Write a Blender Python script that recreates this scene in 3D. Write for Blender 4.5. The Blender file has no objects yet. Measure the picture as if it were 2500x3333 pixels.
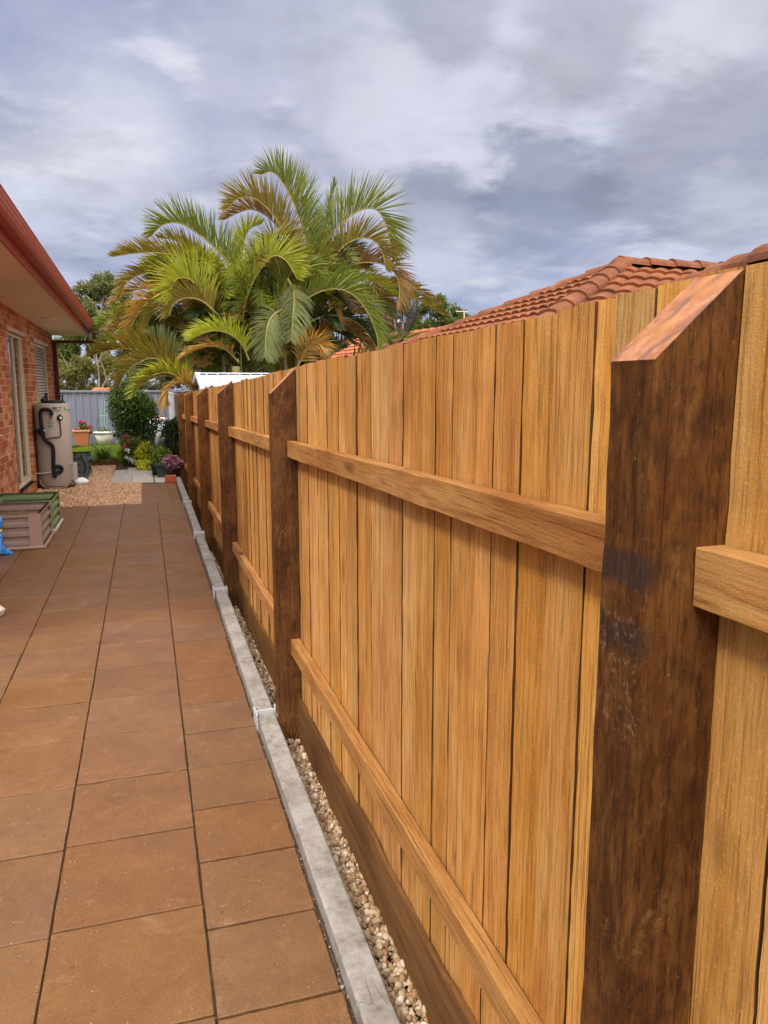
import bpy, bmesh, math, random
import numpy as np
from mathutils import Vector, Matrix
random.seed(7); RNG = np.random.default_rng(11)
S = bpy.context.scene; COL = S.collection
R = math.radians
# ------------------------------------------------------------------ camera, sky, sun, exposure
CAM_H, F_PX, CX, CY = 1.65, 2480.0, 1250.0, 1666.5          # measured in the photograph's pixels (2500 x 3333)
PITCH, YAW = R(9.3086), R(17.243)
FWD = np.array([math.sin(YAW)*math.cos(PITCH), math.cos(YAW)*math.cos(PITCH), -math.sin(PITCH)])
RGT = np.array([math.cos(YAW), -math.sin(YAW), 0.0]); UPV = np.cross(RGT, FWD)
cd = bpy.data.cameras.new('camera'); cam = bpy.data.objects.new('camera', cd); COL.objects.link(cam)
cam.location = (0, 0, CAM_H)
mm = Matrix((( RGT[0], UPV[0], -FWD[0]), (RGT[1], UPV[1], -FWD[1]), (RGT[2], UPV[2], -FWD[2])))
cam.rotation_euler = mm.to_euler()
cd.sensor_fit = 'HORIZONTAL'; cd.sensor_width = 36; cd.lens = 36*F_PX/2500; cd.clip_start = .02; cd.clip_end = 1500
S.camera = cam
S.view_settings.view_transform = 'Standard'; S.view_settings.look = 'None'; S.view_settings.exposure = 0.75
SUN_EL, SUN_AZ = R(52), R(244)       # azimuth clockwise from +Y
sd = bpy.data.lights.new('sun', 'SUN'); sd.energy = 1.5; sd.angle = R(10); sd.color = (1, .91, .78)
sun = bpy.data.objects.new('sun', sd); COL.objects.link(sun)
sdir = Vector((math.sin(SUN_AZ)*math.cos(SUN_EL), math.cos(SUN_AZ)*math.cos(SUN_EL), math.sin(SUN_EL)))
sun.rotation_euler = sdir.to_track_quat('Z', 'Y').to_euler(); sun.location = (-5, -5, 20)
W = bpy.data.worlds.new('World'); S.world = W; W.use_nodes = True

class NT:
    """small helper round a node tree"""
    def __init__(s, tree): s.t = tree; s.n = tree.nodes; s.l = tree.links
    def new(s, typ, **kw):
        nd = s.n.new(typ)
        for k, v in kw.items(): setattr(nd, k, v)
        return nd
    def put(s, sock, v):
        if v is None: return
        if isinstance(v, bpy.types.NodeSocket): s.l.new(v, sock)
        else:
            if isinstance(v, (tuple, list)) and len(v) == 3 and sock.type == 'RGBA': v = (*v, 1)
            sock.default_value = v
    def coord(s, out='Object'): return s.new('ShaderNodeTexCoord').outputs[out]
    def mapping(s, vec, scale=(1, 1, 1), loc=(0, 0, 0), rot=(0, 0, 0)):
        m = s.new('ShaderNodeMapping'); s.put(m.inputs[0], vec); s.put(m.inputs['Scale'], scale)
        s.put(m.inputs['Location'], loc); s.put(m.inputs['Rotation'], rot); return m.outputs[0]
    def noise(s, vec, scale=5, detail=4, rough=.55, dist=0, col=False):
        m = s.new('ShaderNodeTexNoise'); s.put(m.inputs['Vector'], vec); s.put(m.inputs['Scale'], scale)
        s.put(m.inputs['Detail'], detail); s.put(m.inputs['Roughness'], rough); s.put(m.inputs['Distortion'], dist)
        return m.outputs['Color' if col else 'Fac']
    def voro(s, vec, scale=5, feature='F1', out='Distance', rnd=1):
        m = s.new('ShaderNodeTexVoronoi', feature=feature); s.put(m.inputs['Vector'], vec); s.put(m.inputs['Scale'], scale)
        s.put(m.inputs['Randomness'], rnd); return m.outputs[out]
    def wave(s, vec, scale=5, dist=2, detail=2, dscale=1, direction='X', typ='BANDS'):
        m = s.new('ShaderNodeTexWave', wave_type=typ)
        if typ == 'BANDS': m.bands_direction = direction
        else: m.rings_direction = direction
        s.put(m.inputs['Vector'], vec); s.put(m.inputs['Scale'], scale); s.put(m.inputs['Distortion'], dist)
        s.put(m.inputs['Detail'], detail); s.put(m.inputs['Detail Scale'], dscale); return m.outputs['Fac']
    def ramp(s, fac, stops, interp='LINEAR'):
        m = s.new('ShaderNodeValToRGB'); s.put(m.inputs[0], fac); cr = m.color_ramp; cr.interpolation = interp
        while len(cr.elements) < len(stops): cr.elements.new(.5)
        for e, (p, c) in zip(cr.elements, stops):
            e.position = p; c = (c, c, c) if isinstance(c, (int, float)) else c; e.color = (*c, 1)
        return m.outputs[0]
    def mix(s, a, b, fac=.5, mode='MIX'):
        m = s.new('ShaderNodeMix', data_type='RGBA', blend_type=mode); s.put(m.inputs[0], fac); s.put(m.inputs[6], a); s.put(m.inputs[7], b)
        return m.outputs[2]
    def math(s, op, a, b=None, c=None, clamp=False):
        m = s.new('ShaderNodeMath', operation=op, use_clamp=clamp); s.put(m.inputs[0], a); s.put(m.inputs[1], b)
        if c is not None: s.put(m.inputs[2], c)
        return m.outputs[0]
    def vmath(s, op, a, b=None):
        m = s.new('ShaderNodeVectorMath', operation=op); s.put(m.inputs[0], a)
        if b is not None: s.put(m.inputs[1], b)
        return m.outputs['Value' if op in ('LENGTH', 'DOT_PRODUCT', 'DISTANCE') else 'Vector']
    def sep(s, v):
        m = s.new('ShaderNodeSeparateXYZ'); s.put(m.inputs[0], v); return m.outputs
    def comb(s, x, y, z):
        m = s.new('ShaderNodeCombineXYZ'); s.put(m.inputs[0], x); s.put(m.inputs[1], y); s.put(m.inputs[2], z); return m.outputs[0]
    def island(s): return s.new('ShaderNodeNewGeometry').outputs['Random Per Island']
    def objrand(s): return s.new('ShaderNodeObjectInfo').outputs['Random']
    def hsv(s, col, h=.5, sat=1, v=1):
        m = s.new('ShaderNodeHueSaturation'); s.put(m.inputs['Color'], col); s.put(m.inputs['Hue'], h)
        s.put(m.inputs['Saturation'], sat); s.put(m.inputs['Value'], v); return m.outputs[0]
    def bump(s, h, strength=.3, dist=.01, normal=None):
        m = s.new('ShaderNodeBump'); s.put(m.inputs['Height'], h); s.put(m.inputs['Strength'], strength)
        s.put(m.inputs['Distance'], dist); s.put(m.inputs['Normal'], normal); return m.outputs[0]

# ---- sky: Nishita behind broken stratocumulus
w = NT(W.node_tree); bg = w.n['Background']
nish = w.new('ShaderNodeTexSky', sky_type='NISHITA', sun_disc=False, sun_elevation=SUN_EL, sun_rotation=SUN_AZ)
d = w.coord('Generated'); dx, dy, dz = w.sep(d)
zz = w.math('MAXIMUM', w.math('ADD', dz, .16), .05)
cp = w.comb(w.math('DIVIDE', dx, zz), w.math('DIVIDE', dy, zz), 0)
n1 = w.noise(w.mapping(cp, (1, 1, 1), (3.1, 1.7, 0)), 1.15, 7, .55, .35)
n2 = w.noise(w.mapping(cp, (1, 1, 1), (9.3, 4.2, 0)), 3.2, 6, .58, .3)
n3 = w.noise(w.mapping(cp, (1, 1, 1), (1.3, 7.2, 0)), .6, 3, .5, .2)
dens = w.math('ADD', w.math('MULTIPLY', n1, .6), w.math('MULTIPLY', n2, .4))
dens = w.math('ADD', w.math('MULTIPLY', dens, .75), w.math('MULTIPLY', n3, .25))
cloud = w.ramp(dens, [(.36, (1.7, 1.95, 2.95)), (.44, (2.3, 2.55, 3.75)), (.5, (3.0, 3.2, 4.4)), (.56, (4.0, 4.2, 5.2)), (.64, (5.4, 5.5, 6.0))])
def pixdir(x, y):
    v = FWD*F_PX + RGT*(x-CX) - UPV*(y-CY); return tuple(v/np.linalg.norm(v))
wobn = w.math('ADD', w.math('MULTIPLY', w.math('SUBTRACT', n1, .5), 1.5), w.math('ADD', w.math('MULTIPLY', w.math('SUBTRACT', n2, .5), 1.5), w.math('MULTIPLY', w.math('SUBTRACT', w.noise(w.mapping(cp, (1, 1, 1), (2, 8, 0)), 8, 5, .6, .4), .5), .8)))
def bank(col, px, py, deg, amt, sx=1.0):
    """a cloud bank (or gap) of one tone around a sky direction, with a ragged noise edge"""
    global cloud
    ang = w.math('SQRT', w.math('MAXIMUM', w.math('SUBTRACT', 2.0, w.math('MULTIPLY', w.vmath('DOT_PRODUCT', d, pixdir(px, py)), 2.0)), 0.0))
    q = w.math('ADD', w.math('DIVIDE', ang, R(deg)), wobn)
    cloud = w.mix(cloud, w.mix(col, cloud, .26), w.math('MULTIPLY', w.ramp(q, [(.40, 1.0), (1.05, 0.0)], 'EASE'), amt))
for args in (((2.75, 3.1, 4.6), 120, 120, 12, .85), ((3.2, 3.4, 4.75), 760, 260, 9, .7), ((3.0, 3.3, 4.7), 420, 760, 8, .6), ((4.9, 5.1, 5.9), 350, 470, 7, .8), ((4.6, 4.9, 5.8), 60, 640, 5, .8),
             ((5.2, 5.4, 6.2), 1560, 400, 13, .9), ((4.3, 4.45, 5.1), 1100, 90, 8, .6), ((4.7, 4.8, 5.3), 2330, 130, 9, .75), ((2.9, 3.0, 3.7), 1900, 160, 6, .75), ((2.9, 3.05, 3.75), 1480, 60, 3.5, .7),
             ((2.75, 2.9, 3.75), 2280, 470, 9, .85), ((1.95, 2.15, 3.15), 1800, 600, 5.5, .95), ((2.3, 2.5, 3.5), 1660, 740, 3.5, .8), ((2.2, 2.4, 3.35), 1420, 690, 4, .85), ((4.4, 4.7, 5.6), 1420, 850, 4, .6), ((2.6, 3.1, 4.5), 1750, 950, 6, .6), ((4.4, 4.7, 5.5), 2380, 700, 4, .6)):
    bank(tuple(v*(.84 if args[0][0] < 3.5 else .95) for v in args[0]), *args[1:])
low = w.ramp(dz, [(.02, 1.0), (.22, 0.0)], 'EASE')
cloud = w.mix(cloud, w.ramp(dens, [(.40, (2.2, 2.8, 4.5)), (.56, (4.2, 4.7, 5.9))]), w.math('MULTIPLY', low, .6))
tex = w.noise(w.mapping(cp, (1, 1, 1), (6, 3, 0), (0, 0, R(20))), 2.7, 7, .56, .25)
cloud = w.mix((0, 0, 0), cloud, w.ramp(tex, [(.36, .85), (.5, .98), (.66, 1.0)])); cloud = w.mix(cloud, (6.2, 6.2, 6.6), w.math('MULTIPLY', w.ramp(tex, [(.56, 0.), (.76, 1.)]), .10))
gap = w.ramp(dens, [(.40, 1.0), (.50, 0.0)], 'EASE')
skyc = w.mix(cloud, w.mix(w.mix((0, 0, 0), nish.outputs[0], .55), (1.6, 2.1, 3.6), .5), w.math('MULTIPLY', gap, .22))
skyc = w.vmath('SCALE', skyc); SKYUP = w.n[-1]          # overcast: brighter overhead than near the horizon
fill_lobe = w.vmath('DOT_PRODUCT', d, tuple(Vector((-.10, -.66, .80)).normalized()))
fill_lobe2 = w.vmath('DOT_PRODUCT', d, tuple(Vector((.62, -.62, .48)).normalized()))
lift = w.math('ADD', w.math('ADD', w.math('MULTIPLY', w.ramp(fill_lobe, [(.72, 0.), (.98, 1.)], 'EASE'), 1.9), w.math('MULTIPLY', w.ramp(fill_lobe2, [(.5, 0.), (.95, 1.)], 'EASE'), .42)), w.ramp(dz, [(.46, 1/4.4), (.9, .66)], 'EASE'))
w.put(SKYUP.inputs['Scale'], lift)          # brighter, warmer overhead; two out-of-view lobes added to light far paving and house
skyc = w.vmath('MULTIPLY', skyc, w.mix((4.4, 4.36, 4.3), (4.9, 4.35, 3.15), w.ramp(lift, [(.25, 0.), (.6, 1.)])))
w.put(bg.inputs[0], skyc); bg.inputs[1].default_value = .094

# ------------------------------------------------------------------ pixel -> place (camera measurements)
def ray(x, y): return FWD*F_PX + RGT*(x-CX) - UPV*(y-CY)
CAMP = np.array([0, 0, CAM_H])
def on_z(x, y, z=0.0): v = ray(x, y); return CAMP + v*((z-CAM_H)/v[2])
def on_y(x, y, Y): v = ray(x, y); return CAMP + v*(Y/v[1])
def on_x(x, y, X): v = ray(x, y); return CAMP + v*(X/v[0])

# ------------------------------------------------------------------ object helpers
def tag(o, label=None, cat=None, group=None, kind=None):
    if label: o['label'] = label
    if cat: o['category'] = cat
    if group: o['group'] = group
    if kind: o['kind'] = kind
    return o
def thing(name, label, cat, loc=(0, 0, 0), group=None):
    o = bpy.data.objects.new(name, None); COL.objects.link(o); o.location = loc; o.empty_display_size = .1
    return tag(o, label, cat, group)
class MB:
    """collects shapes in world coordinates, then links ONE mesh object"""
    def __init__(s): s.v = []; s.f = []; s.m = []; s.sm = []
    def add(s, vs, fs, mi=0, smooth=False):
        k = len(s.v); s.v += [tuple(map(float, p)) for p in vs]
        for f in fs: s.f.append(tuple(i+k for i in f)); s.m.append(mi); s.sm.append(smooth)
        return s
    def box(s, a, b, mi=0):
        (x0, y0, z0), (x1, y1, z1) = a, b
        vs = [(x0, y0, z0), (x1, y0, z0), (x1, y1, z0), (x0, y1, z0), (x0, y0, z1), (x1, y0, z1), (x1, y1, z1), (x0, y1, z1)]
        return s.add(vs, [(0, 3, 2, 1), (4, 5, 6, 7), (0, 1, 5, 4), (1, 2, 6, 5), (2, 3, 7, 6), (3, 0, 4, 7)], mi)
    def obox(s, c, ax, ay, az, mi=0):
        c, ax, ay, az = map(np.array, (c, ax, ay, az)); vs = [c+i*ax+j*ay+k*az for k in (-1, 1) for j in (-1, 1) for i in (-1, 1)]
        return s.add(vs, [(0, 2, 3, 1), (4, 5, 7, 6), (0, 1, 5, 4), (1, 3, 7, 5), (3, 2, 6, 7), (2, 0, 4, 6)], mi)
    def tube(s, pts, rad, n=10, mi=0, cap=True, smooth=True, flat=1.0):
        pts = [np.array(p, float) for p in pts]; rad = [rad]*len(pts) if isinstance(rad, (int, float)) else rad
        vs = []; fs = []; up = None
        for i, p in enumerate(pts):
            t = pts[min(i+1, len(pts)-1)] - pts[max(i-1, 0)]; t /= (np.linalg.norm(t)+1e-9)
            if up is None: up = np.array([0, 0, 1.]) if abs(t[2]) < .9 else np.array([1., 0, 0])
            a = np.cross(up, t); a /= (np.linalg.norm(a)+1e-9); b = np.cross(t, a); up = b
            for k in range(n):
                q = 2*math.pi*k/n; vs.append(p + rad[i]*(a*math.cos(q) + b*math.sin(q)*flat))
        for i in range(len(pts)-1):
            for k in range(n): fs.append((i*n+k, i*n+(k+1) % n, (i+1)*n+(k+1) % n, (i+1)*n+k))
        s.add(vs, fs, mi, smooth)
        if cap: s.add([vs[k] for k in range(n)], [tuple(range(n))[::-1]], mi); s.add([vs[-n+k] for k in range(n)], [tuple(range(n))], mi)
        return s
    def lathe(s, prof, c=(0, 0, 0), n=28, mi=0, smooth=True, sx=1, sy=1):
        vs = []; fs = []
        for r, z in prof:
            for k in range(n): q = 2*math.pi*k/n; vs.append((c[0]+sx*r*math.cos(q), c[1]+sy*r*math.sin(q), c[2]+z))
        for i in range(len(prof)-1):
            for k in range(n): fs.append((i*n+k, i*n+(k+1) % n, (i+1)*n+(k+1) % n, (i+1)*n+k))
        return s.add(vs, fs, mi, smooth)
    def build(s, name, mats, parent=None, bevel=0, seg=2):
        mats = mats if isinstance(mats, (list, tuple)) else [mats]
        off = np.array(parent.matrix_basis.translation) if parent else np.zeros(3)
        p = parent
        while p is not None and p.parent is not None: p = p.parent; off = off + np.array(p.location)
        me = bpy.data.meshes.new(name); me.from_pydata((np.array(s.v)-off).tolist(), [], s.f)
        for m in mats: me.materials.append(m)
        me.polygons.foreach_set('material_index', s.m); me.polygons.foreach_set('use_smooth', s.sm); me.update()
        return link(name, me, parent, bevel, seg)
def link(name, me, parent=None, bevel=0, seg=2):
    o = bpy.data.objects.new(name, me); COL.objects.link(o)
    if parent is not None: o.parent = parent
    if bevel:
        b = o.modifiers.new('bevel', 'BEVEL'); b.width = bevel; b.segments = seg; b.limit_method = 'ANGLE'; b.angle_limit = R(40)
    return o
def bulk(name, V, Fc, mats, parent=None, smooth=False, mi=None):
    """large mesh from arrays: V (n,3), Fc (m,k)"""
    off = np.zeros(3); p = parent
    while p is not None: off = off + np.array(p.location); p = p.parent
    V = np.asarray(V, np.float32)-off.astype(np.float32); Fc = np.asarray(Fc, np.int32); k = Fc.shape[1]
    me = bpy.data.meshes.new(name); me.vertices.add(len(V)); me.vertices.foreach_set('co', V.ravel())
    me.loops.add(Fc.size); me.loops.foreach_set('vertex_index', Fc.ravel()); me.polygons.add(len(Fc))
    me.polygons.foreach_set('loop_start', np.arange(0, Fc.size, k, dtype=np.int32)); me.polygons.foreach_set('loop_total', np.full(len(Fc), k, np.int32))
    me.polygons.foreach_set('use_smooth', np.full(len(Fc), smooth))
    mats = mats if isinstance(mats, (list, tuple)) else [mats]
    for m in mats: me.materials.append(m)
    if mi is not None: me.polygons.foreach_set('material_index', np.asarray(mi, np.int32))
    me.update(calc_edges=True); me.validate(); return link(name, me, parent)
def rrot(n):
    q = RNG.normal(size=(n, 4)); q /= np.linalg.norm(q, axis=1)[:, None]; a, b, c, d_ = q.T
    return np.stack([np.stack([1-2*(c*c+d_*d_), 2*(b*c-a*d_), 2*(b*d_+a*c)], -1), np.stack([2*(b*c+a*d_), 1-2*(b*b+d_*d_), 2*(c*d_-a*b)], -1),
                     np.stack([2*(b*d_-a*c), 2*(c*d_+a*b), 1-2*(b*b+c*c)], -1)], 1)
def inst(bv, bf, M, T):
    """copies of a base shape -> V, F"""
    bv = np.asarray(bv, float); bf = np.asarray(bf); n = len(T)
    V = np.einsum('nij,kj->nki', M, bv) + T[:, None, :]
    Fc = bf[None] + (np.arange(n)*len(bv))[:, None, None]
    return V.reshape(-1, 3), Fc.reshape(-1, bf.shape[1])
def ico(sub):
    bm = bmesh.new(); bmesh.ops.create_icosphere(bm, subdivisions=sub, radius=1); bm.verts.ensure_lookup_table()
    v = np.array([x.co for x in bm.verts]); f = np.array([[q.index for q in p.verts] for p in bm.faces]); bm.free(); return v, f

# ------------------------------------------------------------------ materials
def mat(name, fn, rough=.8, spec=.3, metal=0):
    m = bpy.data.materials.new(name); m.use_nodes = True; t = NT(m.node_tree); b = t.n['Principled BSDF']
    b.inputs['Roughness'].default_value = rough; b.inputs['Specular IOR Level'].default_value = spec; b.inputs['Metallic'].default_value = metal
    fn(t, b); return m
def flat(name, c, rough=.7, var=.12, spec=.3, metal=0, scale=30, bump=.05):
    def fn(t, b):
        co = t.coord(); n = t.noise(co, scale, 4); n2 = t.noise(co, scale/8, 3)
        k = t.math('ADD', t.math('MULTIPLY', n, .6), t.math('MULTIPLY', n2, .4))
        col = t.mix(tuple(x*(1-var) for x in c), tuple(min(1, x*(1+var)) for x in c), t.ramp(k, [(.3, 0.), (.7, 1.)]))
        t.put(b.inputs['Base Color'], col)
        if bump: t.put(b.inputs['Normal'], t.bump(n, bump, .004))
    return mat(name, fn, rough, spec, metal)

def wood(name, cols, axis='Z', streak=.5, marks=False, rough=.75, dark=.35, saw=.5, blot=None, fuzz=.25):
    """rough sawn timber: cols = (deep, mid, pale)"""
    def fn(t, b):
        co = t.coord(); rnd = t.math('ADD', t.island(), t.math('MULTIPLY', t.objrand(), 7.3))
        off = t.comb(t.math('MULTIPLY', rnd, 13.7), t.math('MULTIPLY', rnd, 41.3), t.math('MULTIPLY', rnd, 23.1))
        p = t.vmath('ADD', co, off)
        L, Wd = 1.0, 16.0
        sc = {'Z': (Wd, Wd, L), 'Y': (Wd, L, Wd), 'X': (L, Wd, Wd)}[axis]
        sf = tuple(x*6 if x > 5 else x*5 for x in sc)
        g1 = t.noise(t.mapping(p, sc), 1.6, 5, .6, .6)
        g2 = t.noise(t.mapping(p, sf), 1.7, 4, .65)
        broad = t.noise(p, 2.2, 3, .5)
        k = t.math('ADD', t.math('MULTIPLY', g1, streak), t.math('MULTIPLY', broad, 1-streak))
        col = t.ramp(k, [(.30, cols[0]), (.47, cols[1]), (.66, cols[2])])
        fr = t.math('FRACT', t.math('MULTIPLY', rnd, 5.17))
        col = t.hsv(col, t.math('ADD', .497, t.math('MULTIPLY', fr, .007)), t.math('ADD', .95, t.math('MULTIPLY', t.math('FRACT', t.math('MULTIPLY', rnd, 9.1)), .09)),
                    t.math('ADD', .80, t.math('MULTIPLY', t.math('FRACT', t.math('MULTIPLY', rnd, 3.33)), .36)))
        col = t.mix(col, (.06, .022, .006), t.math('MULTIPLY', t.ramp(g2, [(.36, 1.), (.52, 0.)]), dark), 'MIX')
        # gum pockets and dark streaks
        hl = t.noise(t.mapping(p, tuple(x*9 if x > 5 else x*1.6 for x in sc)), 1.0, 3, .6)
        col = t.mix(col, tuple(c*.45 for c in cols[0]), t.math('MULTIPLY', t.ramp(hl, [(.585, 0.), (.64, 1.)]), .62))
        st = t.noise(t.mapping(p, tuple(x*1.4 for x in sc)), .9, 2, .5, 1.2)
        col = t.mix(col, (.10, .03, .008), t.math('MULTIPLY', t.ramp(st, [(.64, 0.), (.74, 1.)]), .6))
        # sapwood and knots
        kn = t.voro(t.mapping(p, tuple(.18*x+1.4 if x > 5 else x*1.2 for x in sc)), 1.3)
        col = t.mix(col, (.07, .022, .007), t.math('MULTIPLY', t.ramp(kn, [(.07, 1.), (.15, 0.)]), .85))
        fz = t.noise(p, 190, 3, .7)
        col = t.mix(col, tuple(min(1, c*1.5) for c in cols[2]), t.math('MULTIPLY', t.ramp(fz, [(.58, 0.), (.74, 1.)]), fuzz))
        if blot: col = blot(t, co, col)
        t.put(b.inputs['Base Color'], col)
        dg = t.mapping(p, (1, 1, 1), (0, 0, 0), {'Z': (R(52), 0, 0), 'Y': (R(38), 0, 0), 'X': (0, R(38), 0)}[axis])
        sw = t.wave(dg, 62, 9, 3, 3.5, 'Z')
        h = t.math('ADD', t.math('MULTIPLY', g2, .55), t.math('ADD', t.math('MULTIPLY', sw, .22*saw), t.math('MULTIPLY', fz, .35)))
        t.put(b.inputs['Normal'], t.bump(h, .6, .0032))
    return mat(name, fn, rough, .18)
PAL = ((.36, .142, .028), (.54, .255, .062), (.67, .39, .135))
M_PAL = wood('paling_timber', PAL, 'Z', .55, dark=.40, fuzz=.4)
M_PAL_GAP_SHADE = wood('paling_gap_shade', ((.06, .022, .006), (.12, .046, .012), (.20, .085, .022)), 'Z', .5)  # dark side faces paint in the shade of the gaps between boards
M_RAIL = wood('rail_timber', ((.25, .09, .022), (.40, .18, .05), (.54, .30, .10)), 'Y', .5, saw=.5)
M_PLINTH = wood('plinth_timber', ((.085, .034, .009), (.145, .063, .018), (.23, .11, .033)), 'Y', .55)
DARK = ((.055, .0175, .0042), (.10, .034, .0085), (.19, .072, .018))
def post_blot(t, co, col):
    x, y, z = t.sep(co)
    mot = t.noise(t.mapping(co, (1, 1, .26)), 34, 6, .74, .3); col = t.mix(col, (.26, .125, .034), t.math('MULTIPLY', t.ramp(mot, [(.46, 0.), (.70, 1.)]), .42))
    fib = t.noise(t.mapping(co, (1, 1, .22), (0, 0, 0), (R(24), R(14), 0)), 120, 4, .7); col = t.mix(col, (.018, .006, .002), t.math('MULTIPLY', t.ramp(fib, [(.36, 1.), (.5, 0.)]), .6))
    ck = t.voro(t.mapping(co, (1, 1, .05), (2, 1, 0)), 26, 'DISTANCE_TO_EDGE'); col = t.mix(col, (.008, .003, .001), t.math('MULTIPLY', t.ramp(ck, [(.006, 1.), (.018, 0.)]), t.ramp(t.noise(co, 8, 2), [(.62, 0.), (.68, .6)])))
    n = t.noise(co, 9, 5, .65); nf = t.noise(co, 60, 4, .7)
    # pale rubbed patches, mossy tint near the top, black smudges
    col = t.mix(col, (.30, .16, .055), t.math('MULTIPLY', t.ramp(t.math('MULTIPLY', n, t.math('ADD', .45, nf)), [(.60, 0.), (.74, 1.)]), .4))
    pore = t.noise(co, 140, 3, .6)
    col = t.mix(col, (.36, .2, .08), t.math('MULTIPLY', t.ramp(pore, [(.66, 0.), (.74, 1.)]), .5))
    col = t.mix(col, (.022, .009, .004), t.math('MULTIPLY', t.ramp(n, [(.33, 1.), (.47, 0.)]), .6))
    return col
def near_blot(t, co, col):
    col = post_blot(t, co, col); x, y, z = t.sep(co)
    n = t.noise(co, 14, 4, .6); nz = t.math('MULTIPLY', t.math('SUBTRACT', n, .5), .07)
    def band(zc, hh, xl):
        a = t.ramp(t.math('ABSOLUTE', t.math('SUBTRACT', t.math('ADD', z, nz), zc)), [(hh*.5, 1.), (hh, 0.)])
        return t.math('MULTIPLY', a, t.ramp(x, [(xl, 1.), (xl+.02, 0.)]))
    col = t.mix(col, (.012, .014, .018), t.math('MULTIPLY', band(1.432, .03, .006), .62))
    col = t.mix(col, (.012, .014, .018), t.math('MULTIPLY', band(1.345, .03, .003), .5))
    # pale olive weathering high on the side face
    ol = t.math('MULTIPLY', t.ramp(z, [(1.50, 0.), (1.66, 1.)]), t.ramp(t.noise(co, 22, 5, .7), [(.42, 0.), (.62, 1.)]))
    col = t.mix(col, (.24, .145, .045), t.math('MULTIPLY', ol, .75))
    sc = t.math('MULTIPLY', t.ramp(t.math('ABSOLUTE', t.math('SUBTRACT', z, 1.30)), [(.06, 1.), (.12, 0.)]), t.ramp(t.noise(co, 75, 5, .8), [(.53, 0.), (.66, 1.)]))
    return t.mix(col, (.5, .33, .2), t.math('MULTIPLY', t.math('MULTIPLY', sc, t.ramp(x, [(.004, 1.), (.01, 0.)])), .28))
M_POST = wood('dark_post_timber', DARK, 'Z', .35, dark=.5, saw=.15, blot=post_blot, fuzz=.12)
M_POSTN = wood('dark_post_timber_smudged', DARK, 'Z', .35, dark=.5, saw=.15, blot=near_blot, fuzz=.12)
def _cut(t, b):
    co = t.coord(); x, y, z = t.sep(co)
    n = t.noise(co, 40, 5, .6); rg = t.wave(t.mapping(co, (3.2, 1, 3.2), (0, .03, 0), (0, 0, R(9))), 5.5, 2.6, 2, .9, 'Y')
    col = t.ramp(n, [(.3, (.25, .095, .045)), (.55, (.37, .165, .085)), (.75, (.48, .26, .155))])
    col = t.mix(col, (.16, .085, .075), t.math('MULTIPLY', t.ramp(rg, [(.04, 1.), (.16, 0.)]), .75))
    col = t.mix(col, (.50, .22, .06), t.ramp(t.noise(co, 12, 3), [(.55, 0.), (.75, .7)]))
    t.put(b.inputs['Base Color'], col); t.put(b.inputs['Normal'], t.bump(t.noise(co, 220, 3), .3, .003))
M_CUT = mat('sawn_post_end', _cut, .8, .2)

def _paver(t, b):
    co = t.coord(); rnd = t.island(); p = t.vmath('ADD', co, t.comb(t.math('MULTIPLY', rnd, 37), t.math('MULTIPLY', rnd, 91), 0))
    big = t.noise(p, 3.2, 4, .6); mid = t.noise(p, 26, 5, .65); fine = t.noise(p, 210, 3, .7)
    col = t.ramp(t.math('ADD', t.math('MULTIPLY', big, .6), t.math('MULTIPLY', mid, .4)), [(.3, (.125, .051, .017)), (.5, (.160, .070, .0235)), (.7, (.205, .097, .036))])
    col = t.hsv(col, t.math('ADD', .499, t.math('MULTIPLY', rnd, .008)), t.math('ADD', .92, t.math('MULTIPLY', t.math('FRACT', t.math('MULTIPLY', rnd, 7.7)), .14)), t.math('ADD', .94, t.math('MULTIPLY', t.math('FRACT', t.math('MULTIPLY', rnd, 17.3)), .13)))
    col = t.mix(col, (.42, .27, .16), t.math('MULTIPLY', t.ramp(t.noise(p, 5.5, 5, .7, .5), [(.58, 0.), (.78, 1.)]), .34))
    stn = t.noise(t.mapping(co, (1, 1, 1), (5, 2, 0)), 2.1, 4, .65)
    col = t.mix(col, (.12, .055, .03), t.math('MULTIPLY', t.ramp(stn, [(.30, 1.), (.46, 0.)]), .62))
    col = t.mix(col, (.085, .035, .016), t.math('MULTIPLY', t.ramp(fine, [(.34, 1.), (.48, 0.)]), .6))
    col = t.mix(col, (.42, .26, .14), t.math('MULTIPLY', t.ramp(fine, [(.56, 0.), (.72, 1.)]), .4))
    sp = t.voro(p, 62); col = t.mix(col, (.75, .62, .48), t.math('MULTIPLY', t.ramp(sp, [(.075, 1.), (.12, 0.)]), t.ramp(t.noise(p, 31, 1), [(.55, 0.), (.62, .8)])))
    pit = t.voro(t.mapping(p, (1, 1, 1), (3, 3, 0)), 42); pm = t.math('MULTIPLY', t.ramp(pit, [(.08, 1.), (.15, 0.)]), t.ramp(t.noise(p, 23, 1), [(.56, 0.), (.66, .9)]))
    col = t.mix(col, (.03, .013, .008), pm)
    ring = t.vmath('DISTANCE', co, (-.17, 10.0, 0)); col = t.mix(col, (.09, .04, .02), t.math('MULTIPLY', t.ramp(t.math('ABSOLUTE', t.math('SUBTRACT', ring, .19)), [(.012, 1.), (.035, 0.)]), .6))
    t.put(b.inputs['Base Color'], col)
    h = t.math('ADD', t.math('MULTIPLY', fine, .5), t.math('ADD', t.math('MULTIPLY', mid, .5), t.math('MULTIPLY', pm, -.6)))
    t.put(b.inputs['Normal'], t.bump(h, .55, .004)); t.put(b.inputs['Roughness'], t.ramp(t.noise(co, 1.7, 3, .6), [(.35, .44), (.65, .70)]))
M_PAVER = mat('clay_paver', _paver, .75, .55)
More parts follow.
